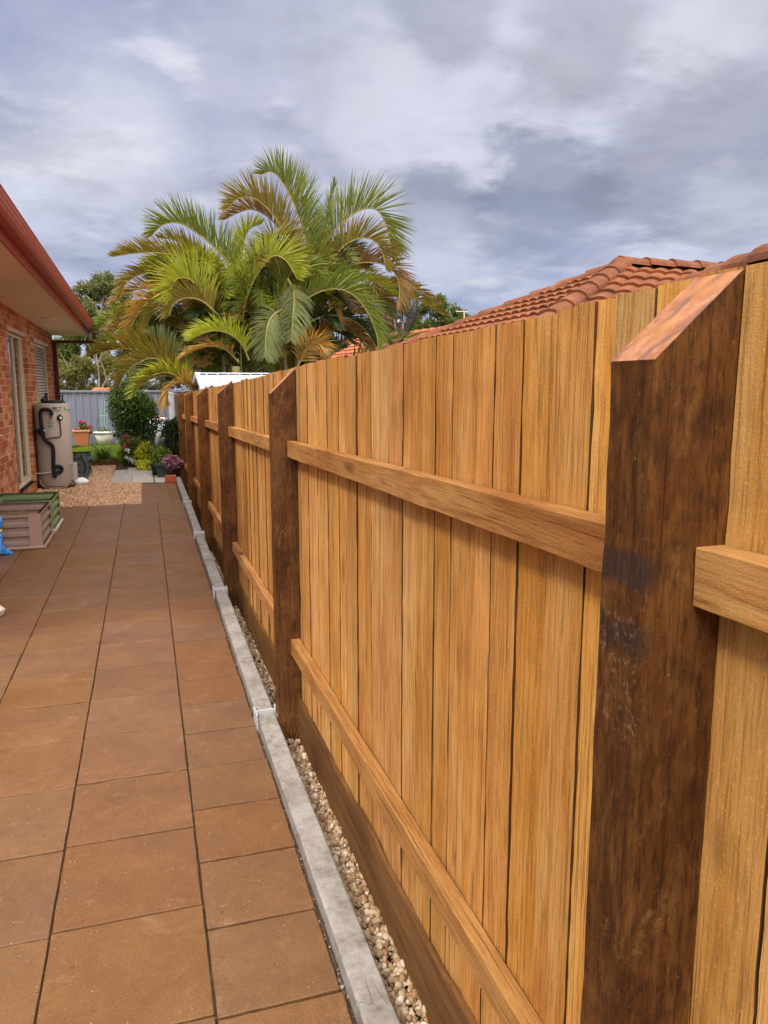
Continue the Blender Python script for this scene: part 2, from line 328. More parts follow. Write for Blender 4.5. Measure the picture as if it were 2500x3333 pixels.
def _slab(t, b):
    co = t.coord(); n = t.noise(co, 7, 5, .6); f = t.noise(co, 120, 3)
    col = t.ramp(n, [(.3, (.30, .27, .23)), (.6, (.42, .39, .34)), (.8, (.52, .49, .44))])
    col = t.hsv(col, .5, 1, t.math('ADD', .8, t.math('MULTIPLY', t.island(), .4)))
    t.put(b.inputs['Base Color'], col); t.put(b.inputs['Normal'], t.bump(f, .3, .003))
M_SLAB = mat('grey_slab', _slab)
def _conc(t, b):
    co = t.coord(); big = t.noise(co, 4, 5, .65); mid = t.noise(co, 30, 5, .65); f = t.noise(co, 260, 3)
    col = t.ramp(t.math('ADD', t.math('MULTIPLY', big, .55), t.math('MULTIPLY', mid, .45)), [(.32, (.12, .104, .08)), (.44, (.235, .215, .185)), (.58, (.345, .33, .305))])
    crk = t.voro(t.mapping(co, (3, 1, 3)), 5, 'DISTANCE_TO_EDGE'); col = t.mix(col, (.12, .10, .08), t.math('MULTIPLY', t.ramp(crk, [(.004, 1.), (.012, 0.)]), t.ramp(t.noise(co, 6, 2), [(.52, 0.), (.6, .75)])))
    pit = t.voro(co, 38); col = t.mix(col, (.10, .09, .08), t.math('MULTIPLY', t.ramp(pit, [(.05, 1.), (.1, 0.)]), t.ramp(t.noise(co, 15, 1), [(.55, 0.), (.62, .8)])))
    t.put(b.inputs['Base Color'], col); t.put(b.inputs['Normal'], t.bump(t.math('ADD', t.math('MULTIPLY', mid, .6), f), .35, .004))
M_CONC = mat('concrete', _conc, .85, .25)
M_GALV = flat('galvanised_steel', (.56, .57, .585), .45, .1, .5, .2, 60)
def pebble(name, stops, rough=.75):
    def fn(t, b):
        co = t.coord(); r = t.island(); col = t.ramp(r, stops)
        col = t.hsv(col, .5, 1, t.math('ADD', .72, t.math('MULTIPLY', t.noise(co, 90, 3), .56)))
        t.put(b.inputs['Base Color'], col); t.put(b.inputs['Normal'], t.bump(t.noise(co, 300, 3), .3, .002))
    return mat(name, fn, rough, .35)
M_PEB = pebble('river_pebbles', [(0, (.15, .085, .04)), (.18, (.30, .19, .095)), (.4, (.38, .27, .16)), (.62, (.50, .39, .26)), (.78, (.28, .125, .04)), (.88, (.66, .58, .46)), (1, (.22, .15, .10))])
M_PINK = pebble('pink_crushed_stone', [(0, (.33, .165, .075)), (.3, (.46, .26, .14)), (.6, (.56, .36, .215)), (.85, (.68, .50, .34)), (1, (.36, .17, .07))])
M_RUB = pebble('rubble', [(0, (.07, .045, .03)), (.6, (.14, .095, .065)), (1, (.32, .26, .20))])
def _soil(t, b):
    co = t.coord(); n = t.noise(co, 14, 6, .7)
    t.put(b.inputs['Base Color'], t.ramp(n, [(.3, (.045, .028, .018)), (.6, (.11, .072, .045)), (.8, (.20, .14, .09))]))
    t.put(b.inputs['Normal'], t.bump(n, .8, .02))
M_SOIL = mat('soil', _soil, .95, .1)
M_GROUND = flat('ground_earth', (.14, .10, .055), .95, .35, .1, 0, 4, .4)
def brickm(name, stops):
    def fn(t, b):
        co = t.coord(); r = t.island(); n = t.noise(co, 22, 5, .65); f = t.noise(co, 110, 3)
        col = t.ramp(t.math('ADD', t.math('MULTIPLY', r, .62), t.math('MULTIPLY', n, .38)), stops)
        col = t.mix(col, (.62, .36, .22), t.math('MULTIPLY', t.ramp(t.noise(co, 30, 4, .7), [(.58, 0.), (.72, 1.)]), .5))
        t.put(b.inputs['Base Color'], col); t.put(b.inputs['Normal'], t.bump(t.math('ADD', n, f), .4, .004))
    return mat(name, fn, .85, .2)
M_BRICK = brickm('face_brick', [(.15, (.32, .085, .034)), (.4, (.45, .145, .062)), (.6, (.55, .215, .098)), (.8, (.62, .32, .17))])
M_MORTAR = flat('mortar', (.68, .54, .44), .95, .15, .1, 0, 80)
M_SILL = flat('sill_brick', (.52, .27, .10), .8, .2, .2, 0, 12)
M_CREAM = flat('cream_frame_paint', (.70, .62, .45), .4, .04, .5)
M_SHUT = flat('cream_louvre_paint', (.62, .57, .44), .5, .06, .4)
def _glass(t, b):
    t.put(b.inputs['Base Color'], (.035, .03, .026)); b.inputs['Metallic'].default_value = 0
M_GLASS = mat('dark_window_glass', _glass, .06, .8)
M_CURT = flat('curtain_cloth', (.40, .34, .27), .9, .1)
M_RED = flat('red_gutter_paint', (.36, .042, .022), .42, .12, .5, 0, 10, .02)
M_MAROON = flat('maroon_downpipe_paint', (.10, .009, .010), .4, .1, .5)
M_SOFF = flat('soffit_paint', (.88, .74, .60), .85, .04, .2, 0, 20)
def tilem(name, a, b_, c):
    def fn(t, b):
        co = t.coord(); n = t.noise(co, 3, 5, .65); f = t.noise(co, 45, 4, .7)
        col = t.ramp(t.math('ADD', t.math('MULTIPLY', n, .55), t.math('MULTIPLY', f, .45)), [(.32, a), (.5, b_), (.68, c)])
        col = t.mix(col, (.08, .045, .03), t.math('MULTIPLY', t.ramp(t.noise(co, 9, 5, .7), [(.52, 0.), (.70, 1.)]), .65))
        t.put(b.inputs['Base Color'], col); t.put(b.inputs['Normal'], t.bump(f, .3, .01))
    return mat(name, fn, .8, .2)
M_TILE = tilem('terracotta_tile', (.12, .040, .017), (.235, .080, .032), (.35, .14, .06))
M_TILE2 = tilem('orange_tile', (.36, .105, .05), (.48, .155, .075), (.56, .21, .11))
M_CAP = tilem('ridge_cap_tile', (.11, .040, .02), (.20, .072, .032), (.31, .12, .055))
M_TANK = flat('tank_enamel', (.47, .40, .33), .45, .03, .4, 0, 5, .0)
M_LAG = flat('black_foam_lagging', (.018, .015, .014), .85, .3)
M_COPPER = flat('aged_copper', (.16, .065, .035), .5, .25, .5, .4)
M_BRASS = flat('brass_fitting', (.35, .22, .12), .4, .2, .5, .7)
M_WHITE = flat('white_plastic', (.80, .80, .78), .5, .04, .4)
M_LBL = flat('label_sheet', (.45, .40, .36), .5, .04)
M_LBLD = flat('label_print', (.13, .10, .09), .6, .1)
M_TEAL = flat('teal_print', (.10, .26, .19), .6, .1)
M_CYAN = flat('pale_blue_cap', (.30, .58, .72), .4, .05)
M_BLK = flat('black_plastic', (.02, .02, .02), .5, .2)
M_BROWNP = flat('brown_colour_steel', (.30, .21, .17), .4, .06, .45, 0, 8, 0)
M_BROWND = flat('brown_colour_steel_pale', (.34, .225, .165), .45, .06, .4, 0, 8, 0)
M_GREENP = flat('green_colour_steel', (.19, .27, .12), .4, .06, .45, 0, 8, 0)
M_GREYP = flat('dark_slate_steel', (.075, .095, .09), .5, .08, .4)
M_PIPEW = flat('pale_timber_pipe', (.48, .46, .40), .6, .1)
M_BLUEF = flat('slate_blue_steel', (.185, .20, .255), .5, .05, .4, 0, 6, 0)
M_PALEF = flat('pale_grey_steel', (.50, .49, .47), .55, .1, .4, 0, 6, 0)
M_SHEDR = flat('white_shed_roof', (.50, .485, .47), .45, .06, .4, 0, 6, 0)
M_SHEDT = flat('pale_blue_trim', (.62, .70, .80), .4, .04)
M_SHEDW = flat('shed_wall_steel', (.27, .29, .34), .6, .06)
M_TERRA = flat('terracotta_pot', (.50, .17, .075), .75, .1)
M_TERRA2 = flat('terracotta_rim', (.64, .33, .20), .75, .1)
M_CREAMPOT = flat('cream_pot', (.58, .54, .46), .7, .08)
M_GREENPOT = flat('dark_green_trough', (.035, .06, .045), .55, .15)
M_TIMB = wood('garden_edging_timber', ((.10, .045, .02), (.17, .085, .04), (.25, .14, .07)), 'X')
M_BLUE = flat('blue_plastic', (.02, .16, .50), .35, .1, .5)
M_STRAW = flat('straw_mulch', (.34, .21, .12), .95, .3)
def leafm(name, cols, rough=.5, trans=.35, tipc=None):
    def fn(t, b):
        col = t.ramp(t.island(), [(i/(len(cols)-1), c) for i, c in enumerate(cols)])
        co = t.coord(); col = t.hsv(col, .5, 1, t.math('ADD', .75, t.math('MULTIPLY', t.noise(co, 2.5, 3), .5)))
        t.put(b.inputs['Base Color'], col)
        tr = t.new('ShaderNodeBsdfTranslucent'); t.put(tr.inputs[0], t.hsv(col, .49, 1.1, 1.5)); mx = t.new('ShaderNodeMixShader'); mx.inputs[0].default_value = trans
        t.l.new(b.outputs[0], mx.inputs[1]); t.l.new(tr.outputs[0], mx.inputs[2]); t.l.new(mx.outputs[0], t.n['Material Output'].inputs[0])
    return mat(name, fn, rough, .3)
M_P_GREEN = leafm('palm_leaf_green', [(.11, .145, .018), (.15, .19, .025), (.19, .215, .035)])
M_P_LIME = leafm('palm_leaf_lime', [(.24, .28, .022), (.30, .34, .03), (.36, .37, .045)])
M_P_OLIVE = leafm('palm_leaf_olive', [(.15, .135, .02), (.21, .18, .03), (.28, .19, .04)])
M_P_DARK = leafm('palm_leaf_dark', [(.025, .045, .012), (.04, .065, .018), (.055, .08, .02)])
M_P_PALE = leafm('palm_leaf_pale', [(.15, .18, .06), (.2, .235, .09), (.26, .28, .13)])
M_P_ORANGE = leafm('palm_leaf_dry', [(.36, .19, .025), (.46, .27, .045), (.40, .29, .11), (.26, .15, .035)])
M_P_BROWN = leafm('palm_leaf_brown', [(.15, .10, .025), (.24, .15, .045), (.32, .19, .06)])
M_STEM = flat('palm_cane', (.22, .19, .075), .6, .3, .3, 0, 14)
M_STEMO = flat('frond_rib', (.30, .24, .06), .55, .25, .3, 0, 14)
M_GUM = leafm('gum_leaf', [(.085, .105, .032), (.13, .155, .05), (.18, .195, .075), (.21, .215, .085)], .6)
M_GUM2 = leafm('olive_leaf', [(.12, .125, .03), (.17, .17, .04), (.22, .205, .055)], .6)
M_BUSHT = leafm('bushy_leaf', [(.05, .08, .018), (.085, .12, .026), (.14, .18, .036), (.19, .21, .04)], .6)
M_BARK = flat('pale_gum_bark', (.27, .24, .18), .85, .25, .2, 0, 4)
M_BARKD = flat('dark_bark', (.10, .075, .055), .9, .3, .2, 0, 8)
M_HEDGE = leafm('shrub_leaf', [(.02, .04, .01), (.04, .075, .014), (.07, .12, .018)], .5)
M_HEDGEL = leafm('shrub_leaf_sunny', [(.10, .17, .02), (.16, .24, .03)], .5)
M_LIME = leafm('lime_leaf', [(.40, .46, .025), (.55, .57, .04), (.66, .64, .06)], .5)
M_MIDL = leafm('mid_green_leaf', [(.09, .15, .022), (.15, .22, .03), (.23, .30, .05)], .5)
M_DKL = leafm('deep_green_leaf', [(.022, .045, .014), (.04, .075, .02), (.07, .11, .03)], .45)
M_PINKF = leafm('pink_petal', [(.62, .05, .16), (.75, .10, .26)], .5, .2)
M_WHITEF = leafm('white_petal', [(.80, .80, .78), (.85, .84, .80)], .5, .2)
M_COLEUS = leafm('plum_leaf', [(.20, .055, .10), (.32, .11, .17), (.40, .22, .24), (.14, .04, .07)], .5, .2)
M_GRASS = leafm('lawn_blade', [(.14, .22, .02), (.20, .29, .03), (.28, .35, .04)], .55)
M_STRAP = leafm('strap_leaf', [(.08, .14, .02), (.13, .20, .03), (.22, .28, .08)], .45)
M_MESH = flat('dish_mesh', (.05, .05, .05), .5, .1)
M_RED2 = flat('red_brick', (.42, .10, .045), .85, .15)
M_SEAL = flat('white_quartz', (.70, .64, .54), .6, .15, .4, 0, 20, .4)

# ================================================================== GROUND AND PAVING (structure)
def jit(a): return random.uniform(-a, a)
MB().box((-400, -60, -.62), (400, 600, -.42)).build('ground', M_GROUND).__setitem__('kind', 'structure')
MB().box((-7, -2, -.42), (.455, 13.78, -.014)).build('paving_bed', M_SOIL).__setitem__('kind', 'structure')
MB().box((-7, 13.781, -.42), (.50, 24, -.012)).build('garden_soil', M_SOIL).__setitem__('kind', 'structure')
pv = MB()
def paver(x0, x1, y0, y1, g=.0032):
    a = jit(.0012); z = jit(.0012); dxy = jit(.0012)
    x0, x1, y0, y1 = x0+g+jit(.001), x1-g+jit(.001), y0+g+.0012+jit(.0016), y1-g-.0012+jit(.0016)
    n = 9; P = []
    for (ax_, ay_), (bx_, by_) in (((x0, y0+a), (x1, y0-a)), ((x1, y0-a), (x1, y1-a)), ((x1, y1-a), (x0, y1+a)), ((x0, y1+a), (x0, y0+a))):
        for k in range(n):
            c_ = random.random() < .05 and k
            P.append((ax_+(bx_-ax_)*k/n+jit(.0011), ay_+(by_-ay_)*k/n+jit(.0011), z-(.003 if c_ else 0)))
    K = 4*n; pv.add([(p[0], p[1], -.04) for p in P]+P, [tuple(range(K, 2*K))]+[(k, (k+1) % K, K+(k+1) % K, K+k) for k in range(K)])
cols = [(-1.745, -1.268), (-1.268, -.811), (-.811, -.355), (-.355, .102)]
for ci, (xa, xb) in enumerate(cols):
    y = [3.21, 3.215, 3.207, 3.226][ci]-.462*7
    while y < 11.3:
        st = .462 if y < 5.0 else .470
        yb = min(y+st, 11.36); xx = xa
        if xa < -1.2 and yb < 5.45: xx = max(xa, -1.03)
        if xb > xx and yb-y > .1: paver(xx, xb, y, yb)
        y += st
y = 3.226-.3505*10; widths = []
while y < 11.35:
    yb = min(y+.3505, 11.36); paver(.102, .446+jit(.004), y, yb); y += .3505
y = 11.36
while y < 13.70:
    yb = min(y+.47, 13.775); paver(-.12, .30, y, yb); paver(.30, .434, y+jit(.02), yb); y = yb
pvo = pv.build('paving', M_PAVER, bevel=.003, seg=2); pvo['kind'] = 'structure'
# rubble in the missing paver corner and along the edging, with sand
V1, F1 = ico(1); V2, F2 = ico(2)
def stones(name, n, X, Y, zf, r0, r1, m, base=1, kind='stuff', squash=(.55, 1.0)):
    bv, bf = (V1, F1) if base == 1 else (V2, F2)
    x = RNG.uniform(*X, n); y = RNG.uniform(*Y, n); r = RNG.uniform(r0, r1, n)
    T = np.stack([x, y, zf(x, y)+RNG.uniform(-.5, 1.1, n)*r], 1)
    sc = np.stack([r*RNG.uniform(.8, 1.5, n), r*RNG.uniform(.6, 1.1, n), r*RNG.uniform(*squash, n)], 1)
    Q = rrot(n); M_ = Q*sc[:, None, :]
    bvs = bv[None]*(1+RNG.uniform(-.22, .22, (8, len(bv), 1)))
    Vs, Fs = [], []; k = 0
    for q in range(8):
        idx = np.arange(q, n, 8)
        if len(idx) == 0: continue
        v, f = inst(bvs[q], bf, M_[idx], T[idx]); Vs.append(v); Fs.append(f+k); k += len(v)
    return np.concatenate(Vs), np.concatenate(Fs)
def stuff(name, parts, m, label=None, smooth=False):
    k = 0; Vs = []; Fs = []
    for v, f in parts: Vs.append(v); Fs.append(f+k); k += len(v)
    o = bulk(name, np.concatenate(Vs), np.concatenate(Fs), m, smooth=smooth); o['kind'] = 'stuff'
    if label: o['label'] = label
    return o
zg = lambda x, y: np.where(y < 3.5, .005-.024*y, -.079-.0245*(y-3.5))      # pebble strip falls away with the fence
stuff('pebble_strip', [stones('', 4600, (.535, .665), (.4, 3.4), zg, .004, .0135, M_PEB, 2), stones('', 4000, (.535, .665), (3.4, 8), zg, .006, .013, M_PEB, 1),
                       stones('', 2600, (.535, .665), (8, 14.2), zg, .007, .013, M_PEB, 1)], M_PEB, 'strip of loose tan and cream pebbles between the concrete edging and the timber fence', True)['category'] = 'pebbles'
MB().add([(.54, -1, -.0), (.70, -1, -.0), (.70, 3.5, -.095), (.54, 3.5, -.095), (.70, 15, -.375), (.54, 15, -.375)], [(0, 1, 2, 3), (3, 2, 4, 5)]).build('trench_soil', M_SOIL)['kind'] = 'structure'
zp = lambda x, y: np.full_like(x, -.012)
g1 = stones('', 15000, (-1.74, -.125), (11.37, 14.2), zp, .008, .016, M_PINK, 1); g2 = stones('', 11000, (-1.74, -.66), (14.0, 17.2), zp, .009, .018, M_PINK, 1)
stuff('pink_gravel', [g1, g2], M_PINK, 'patch of pinkish crushed gravel between the paving and the lawn')['category'] = 'gravel'
ze = lambda x, y: np.full_like(x, -.014)
stuff('edge_rubble', [stones('', 700, (.444, .462), (.3, 13.7), ze, .003, .007, M_RUB, 1), stones('', 160, (-1.5, -1.04), (3.2, 5.38), ze, .015, .035, M_RUB, 1)], M_RUB, 'gritty rubble in the gaps at the paving edge')['category'] = 'rubble'
# the grey slabs past the paving
sl = MB()
for (x0, x1, y0, y1) in ((-.655, -.30, 13.98, 14.95), (-.29, .08, 13.95, 14.95), (.09, .44, 13.9, 14.9), (-.645, -.42, 14.97, 16.15), (-.41, .07, 14.97, 15.75), (.08, .40, 14.93, 15.6), (-.41, -.1, 15.77, 16.5)):
    sl.box((x0+jit(.01), y0+jit(.01), -.04), (x1+jit(.01), y1+jit(.01), .012+jit(.006)))
sl.build('slab_path', M_SLAB, bevel=.008)['kind'] = 'structure'
q = V2*np.array([.10, .075, .06])*(1+RNG.uniform(-.15, .15, (len(V2), 1))); c = on_z(-34, 2010, .0)
tag(bulk('quartz_rock', q+c+np.array([0, 0, .05]), F2, M_SEAL), 'pale quartz rock at the left edge of the paving', 'rock')

# ================================================================== CONCRETE EDGING (low sleeper wall)
wall = thing('sleeper_edging', 'low pale concrete sleeper edging between brown pavers and pebbles', 'edging', (.5, 3.5, 0))
hy = [-1.2, 1.05-.0, 3.62, 6.1, 8.35, 10.6, 12.2, 14.25]
hy = [.02, 3.60, 6.05, 8.55, 11.0, 14.2]; hy[0] = -1.0
def sleeper(y0, y1):
    n = 26; m = MB(); ys = np.linspace(y0, y1, n); prof = [(.458, -.2), (.546, -.2), (.546, .044), (.540, .05), (.465, .05), (.458, .043)]
    vs = []
    for yy in ys:
        e = [jit(.0016) for _ in range(6)]; xo = .0018*math.sin(yy*1.3)
        for k, (px_, pz) in enumerate(prof): vs.append((px_+xo+(e[k] if k in (3, 5, 4) else 0), yy, pz+(jit(.0014) if k > 1 else 0)))
    fs = [tuple(range(6)), tuple(range((n-1)*6, n*6))[::-1]]
    for i in range(n-1):
        for k in range(6): fs.append((i*6+k, (i+1)*6+k, (i+1)*6+(k+1) % 6, i*6+(k+1) % 6))
    m.add(vs, fs); return m.build('concrete_sleeper', M_CONC, wall)
for i in range(len(hy)-1): sleeper(hy[i]+.008, hy[i+1]-.008)
for yy in hy[1:-1]:
    m = MB(); m.box((.4545, yy-.0055, -.2), (.5495, yy+.0055, .066)); m.box((.4455, yy-.055, -.2), (.4545, yy+.055, .066)); m.box((.5495, yy-.055, -.2), (.5585, yy+.055, .066))
    m.build('steel_post', M_GALV, wall, bevel=.0012)

# ================================================================== TIMBER FENCE
fence = thing('paling_fence', 'new orange brown timber paling fence with dark posts and two rails', 'fence', (.62, 3.5, -.1))
XP, XB, XR = .55, .664, .620          # post front, paling face, rail face
ptop = lambda y: 1.803-.0188*y
PY = [.744, 3.51, 6.17, 8.72, 11.5, 14.2]; low = [1.681, 1.621, 1.597, 1.556, 1.527, 1.514]; hi = [1.784, 1.733, 1.70, 1.655, 1.60, 1.558]
def post(i, y, zl, zh, wy=.083):
    zb = float(zg(0, np.array(y)))-.35; n = 30; m = MB(); vs = []; fs = []
    zs = np.linspace(zb, zl, n)
    ring = [(XP, 0), (XB-.001, 0), (XB-.001, wy), (XP, wy)]; a = .0022
    for k, z in enumerate(zs):
        a = .0011
        for (x, dy_) in ring: vs.append((x+(jit(a) if x < .6 else 0), y+dy_+jit(a), z if k < n-1 or x < .6 else z))
    for k in range(n-1):
        for q_ in range(4): fs.append((k*4+q_, k*4+(q_+1) % 4, (k+1)*4+(q_+1) % 4, (k+1)*4+q_))
    t0 = (n-1)*4; b0 = len(vs); vs += [(XB-.001, y, zh), (XB-.001, y+wy, zh)]
    fs += [(t0, t0+1, b0), (t0+1, t0+2, b0+1, b0), (t0+2, t0+3, b0+1), (0, 3, 2, 1)]
    mi = [0]*len(fs); m.add(vs, fs)
    k = len(m.f); m.add([vs[t0], vs[b0], vs[b0+1], vs[t0+3]], [(0, 1, 2, 3)], 1)
    o = m.build('post', [M_POSTN if i == 0 else M_POST, M_CUT], None); return o
for i, y in enumerate(PY):
    o = post(i, y, low[i], hi[i]); off = Vector((XP, y, 0))
    o.data.transform(Matrix.Translation(-off)); o.parent = fence; o.location = off-Vector(fence.location)
    if i == 0: o['label'] = 'nearest dark post with black smudges and a pale sloping sawn top'
BY = [-.6]+[y for y in PY]
def rail(y0, y1, zf, h=.074, wob=.002):
    n = 22; m = MB(); vs = []
    for k, yy in enumerate(np.linspace(y0, y1, n)):
        z = zf(yy); vs += [(XR+jit(wob), yy, z-h+jit(wob)), (XB-.002, yy, z-h+jit(wob)), (XB-.002, yy, z+jit(wob*.6)), (XR+jit(wob), yy, z+jit(wob))]
    fs = [(0, 1, 2, 3), tuple(range((n-1)*4, n*4))[::-1]]
    for i in range(n-1):
        for k in range(4): fs.append((i*4+k, (i+1)*4+k, (i+1)*4+(k+1) % 4, i*4+(k+1) % 4))
    return m.add(vs, fs).build('rail', M_RAIL, fence, bevel=.002, seg=1)
for i in range(len(PY)):
    y1 = PY[i]-.001; y0 = (PY[i-1]+.084) if i else -.6
    dz = jit(.006) if i > 1 else 0
    rail(y0, y1, lambda yy: 1.478-.0214*yy+dz); rail(y0, y1, lambda yy: .474-.0078*yy-(.006*max(0, yy-3.5))+dz)
    # plinth board along the foot of each bay, with a torn top edge
    n = 40; m = MB(); vs = []; sx = 0.0
    for yy in np.linspace(y0+.002, y1-.002, n):
        if random.random() < .16: sx = random.choice((0, .004, .009, -.004))
        zt = .224-.0225*yy+sx+jit(.0015); zb = float(zg(0, np.array(yy)))-.06
        vs += [(XB-.017, yy, zb), (XB-.002, yy, zb), (XB-.002, yy, zt), (XB-.017+jit(.001), yy, zt)]
    fs = [(0, 1, 2, 3), tuple(range((n-1)*4, n*4))[::-1]]
    for a in range(n-1):
        for k in range(4): fs.append((a*4+k, (a+1)*4+k, (a+1)*4+(k+1) % 4, a*4+(k+1) % 4))
    m.add(vs, fs).build('plinth_board', M_PLINTH, fence)
def paling(mb, y0, y1, x, zt, zb, t=.013):
    n = 34; vs = []; fs = []; a = .0013; bow = jit(.003)
    for k, z in enumerate(np.linspace(zb, zt, n)):
        b_ = bow*math.sin(math.pi*k/(n-1)); e0, e1 = jit(a), jit(a)
        vs += [(x+jit(.0009), y0+e0+b_, z), (x+jit(.0009), y1+e1+b_, z), (x+t, y1+e1+b_, z), (x+t, y0+e0+b_, z)]
    s_ = jit(.003); vs[-4] = (vs[-4][0], vs[-4][1], zt+s_); vs[-1] = (vs[-1][0], vs[-1][1], zt+s_)
    for k in range(n-1):
        for q_ in range(4): fs.append((k*4+q_, k*4+(q_+1) % 4, (k+1)*4+(q_+1) % 4, (k+1)*4+q_))
    fs += [(0, 3, 2, 1), ((n-1)*4, (n-1)*4+1, (n-1)*4+2, (n-1)*4+3)]
    k0 = len(mb.m); mb.add(vs, fs)
    if random.random() < .8:  # most boards get the painted gap shade on both sides
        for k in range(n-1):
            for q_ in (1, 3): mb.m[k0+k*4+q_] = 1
y = -.55; k = 0; rest = MB(); boards = []
known = [.64, .745, .82, .905, .998, 1.049, 1.168, 1.289, 1.402, 1.507, 1.626, 1.728, 1.859, 1.972, 2.103, 2.20, 2.292, 2.36, 2.454, 2.53, 2.609, 2.70, 2.80, 2.89, 2.982, 3.07, 3.159, 3.26, 3.356, 3.45, 3.55]
edges = [-.55+.112*q_ for q_ in range(10)]+[.57]+known
while edges[-1] < 14.5: edges.append(edges[-1]+random.choice((.072, .085, .098, .104, .11)))
level = 1.0; lift = 0
for k in range(len(edges)-1):
    y0, y1 = edges[k], edges[k+1]
    if random.random() < .25: lift = jit(.007)
    g = random.choice((.0008, .001, .0013, .0017, .0022)); x = XB+random.choice((0, .001, .002, .0035, .0055))
    ya, yb = y0+g, y1-g
    boards.append((ya, yb, x, ptop((y0+y1)/2)+lift+jit(.0025), float(zg(0, np.array((y0+y1)/2)))-.02))
for k in range(len(edges)//2-1): paling(rest, edges[2*k+1]-.05, edges[2*k+3]-.055, XB+.0215, ptop(edges[2*k+2])-.012, -.3, .012)
for k, bd in enumerate(boards):
    if k < 100: m = MB(); paling(m, *bd); m.build('paling', [M_PAL, M_PAL_GAP_SHADE], fence)
    else: paling(rest, *bd)
tag(rest.build('paling', [M_PAL, M_PAL_GAP_SHADE], fence), kind='stuff')

# ================================================================== BRICK HOUSE (left)
XW = -1.76; Y0H, Y1H = 5.0, 17.3; ZS = 2.80
house = thing('brick_house', 'orange brick house with red gutter and cream window frames', 'house', (XW, 10, 0))
OPEN = [(11.75, 13.5, .15, 2.43), (14.4, 16.62, 1.06, 2.42), (8.7, 10.86, 1.06, 2.43)]
bk = MB(); pitch, hb = .09, .078; row = 0; z = -.03
while z < ZS:
    y = Y0H-(.12 if row % 2 else 0); zt = min(z+hb, ZS+.02)
    while y < Y1H:
        a, b = max(y, Y0H)+.0, min(y+.23, Y1H); segs = [(a, b)]
        for (oa, ob, oz0, oz1) in OPEN:
            if zt > oz0+.01 and z < oz1-.01:
                ns = []
                for (p, q_) in segs:
                    if q_ <= oa or p >= ob: ns.append((p, q_))
                    else:
                        if p < oa-.02: ns.append((p, oa))
                        if q_ > ob+.02: ns.append((ob, q_))
                segs = ns
        for p, q_ in segs:
            if q_-p > .02: e = jit(.0025); bk.box((XW-.11, p, z), (XW+e, q_, zt))
        y += .242
    z += pitch; row += 1
bk.build('wall', M_BRICK, house)
mo = MB(); cuts = sorted(OPEN); yy = Y0H+.01
for (oa, ob, oz0, oz1) in cuts:
    mo.box((XW-.2, yy, -.04), (XW-.007, oa-.006, ZS)); mo.box((XW-.2, oa-.006, -.04), (XW-.007, ob+.006, oz0-.012)); mo.box((XW-.2, oa-.006, oz1+.006), (XW-.007, ob+.006, ZS)); yy = ob+.006
mo.box((XW-.2, yy, -.04), (XW-.007, Y1H-.006, ZS)); mo.build('mortar_joints', M_MORTAR, house)
oth = MB(); oth.box((-9, Y1H-.2, -.04), (XW-.2, Y1H-.004, ZS)); oth.box((-9, Y0H+.01, -.04), (XW-.2, Y0H+.2, ZS)); oth.box((-9.2, Y0H+.01, -.04), (-9, Y1H-.004, ZS))
oth.add([(-9, Y1H-.004, ZS), (XW, Y1H-.004, ZS), (-5.4, Y1H-.004, 4.3)], [(0, 1, 2)]); oth.build('wall', M_BRICK, house)
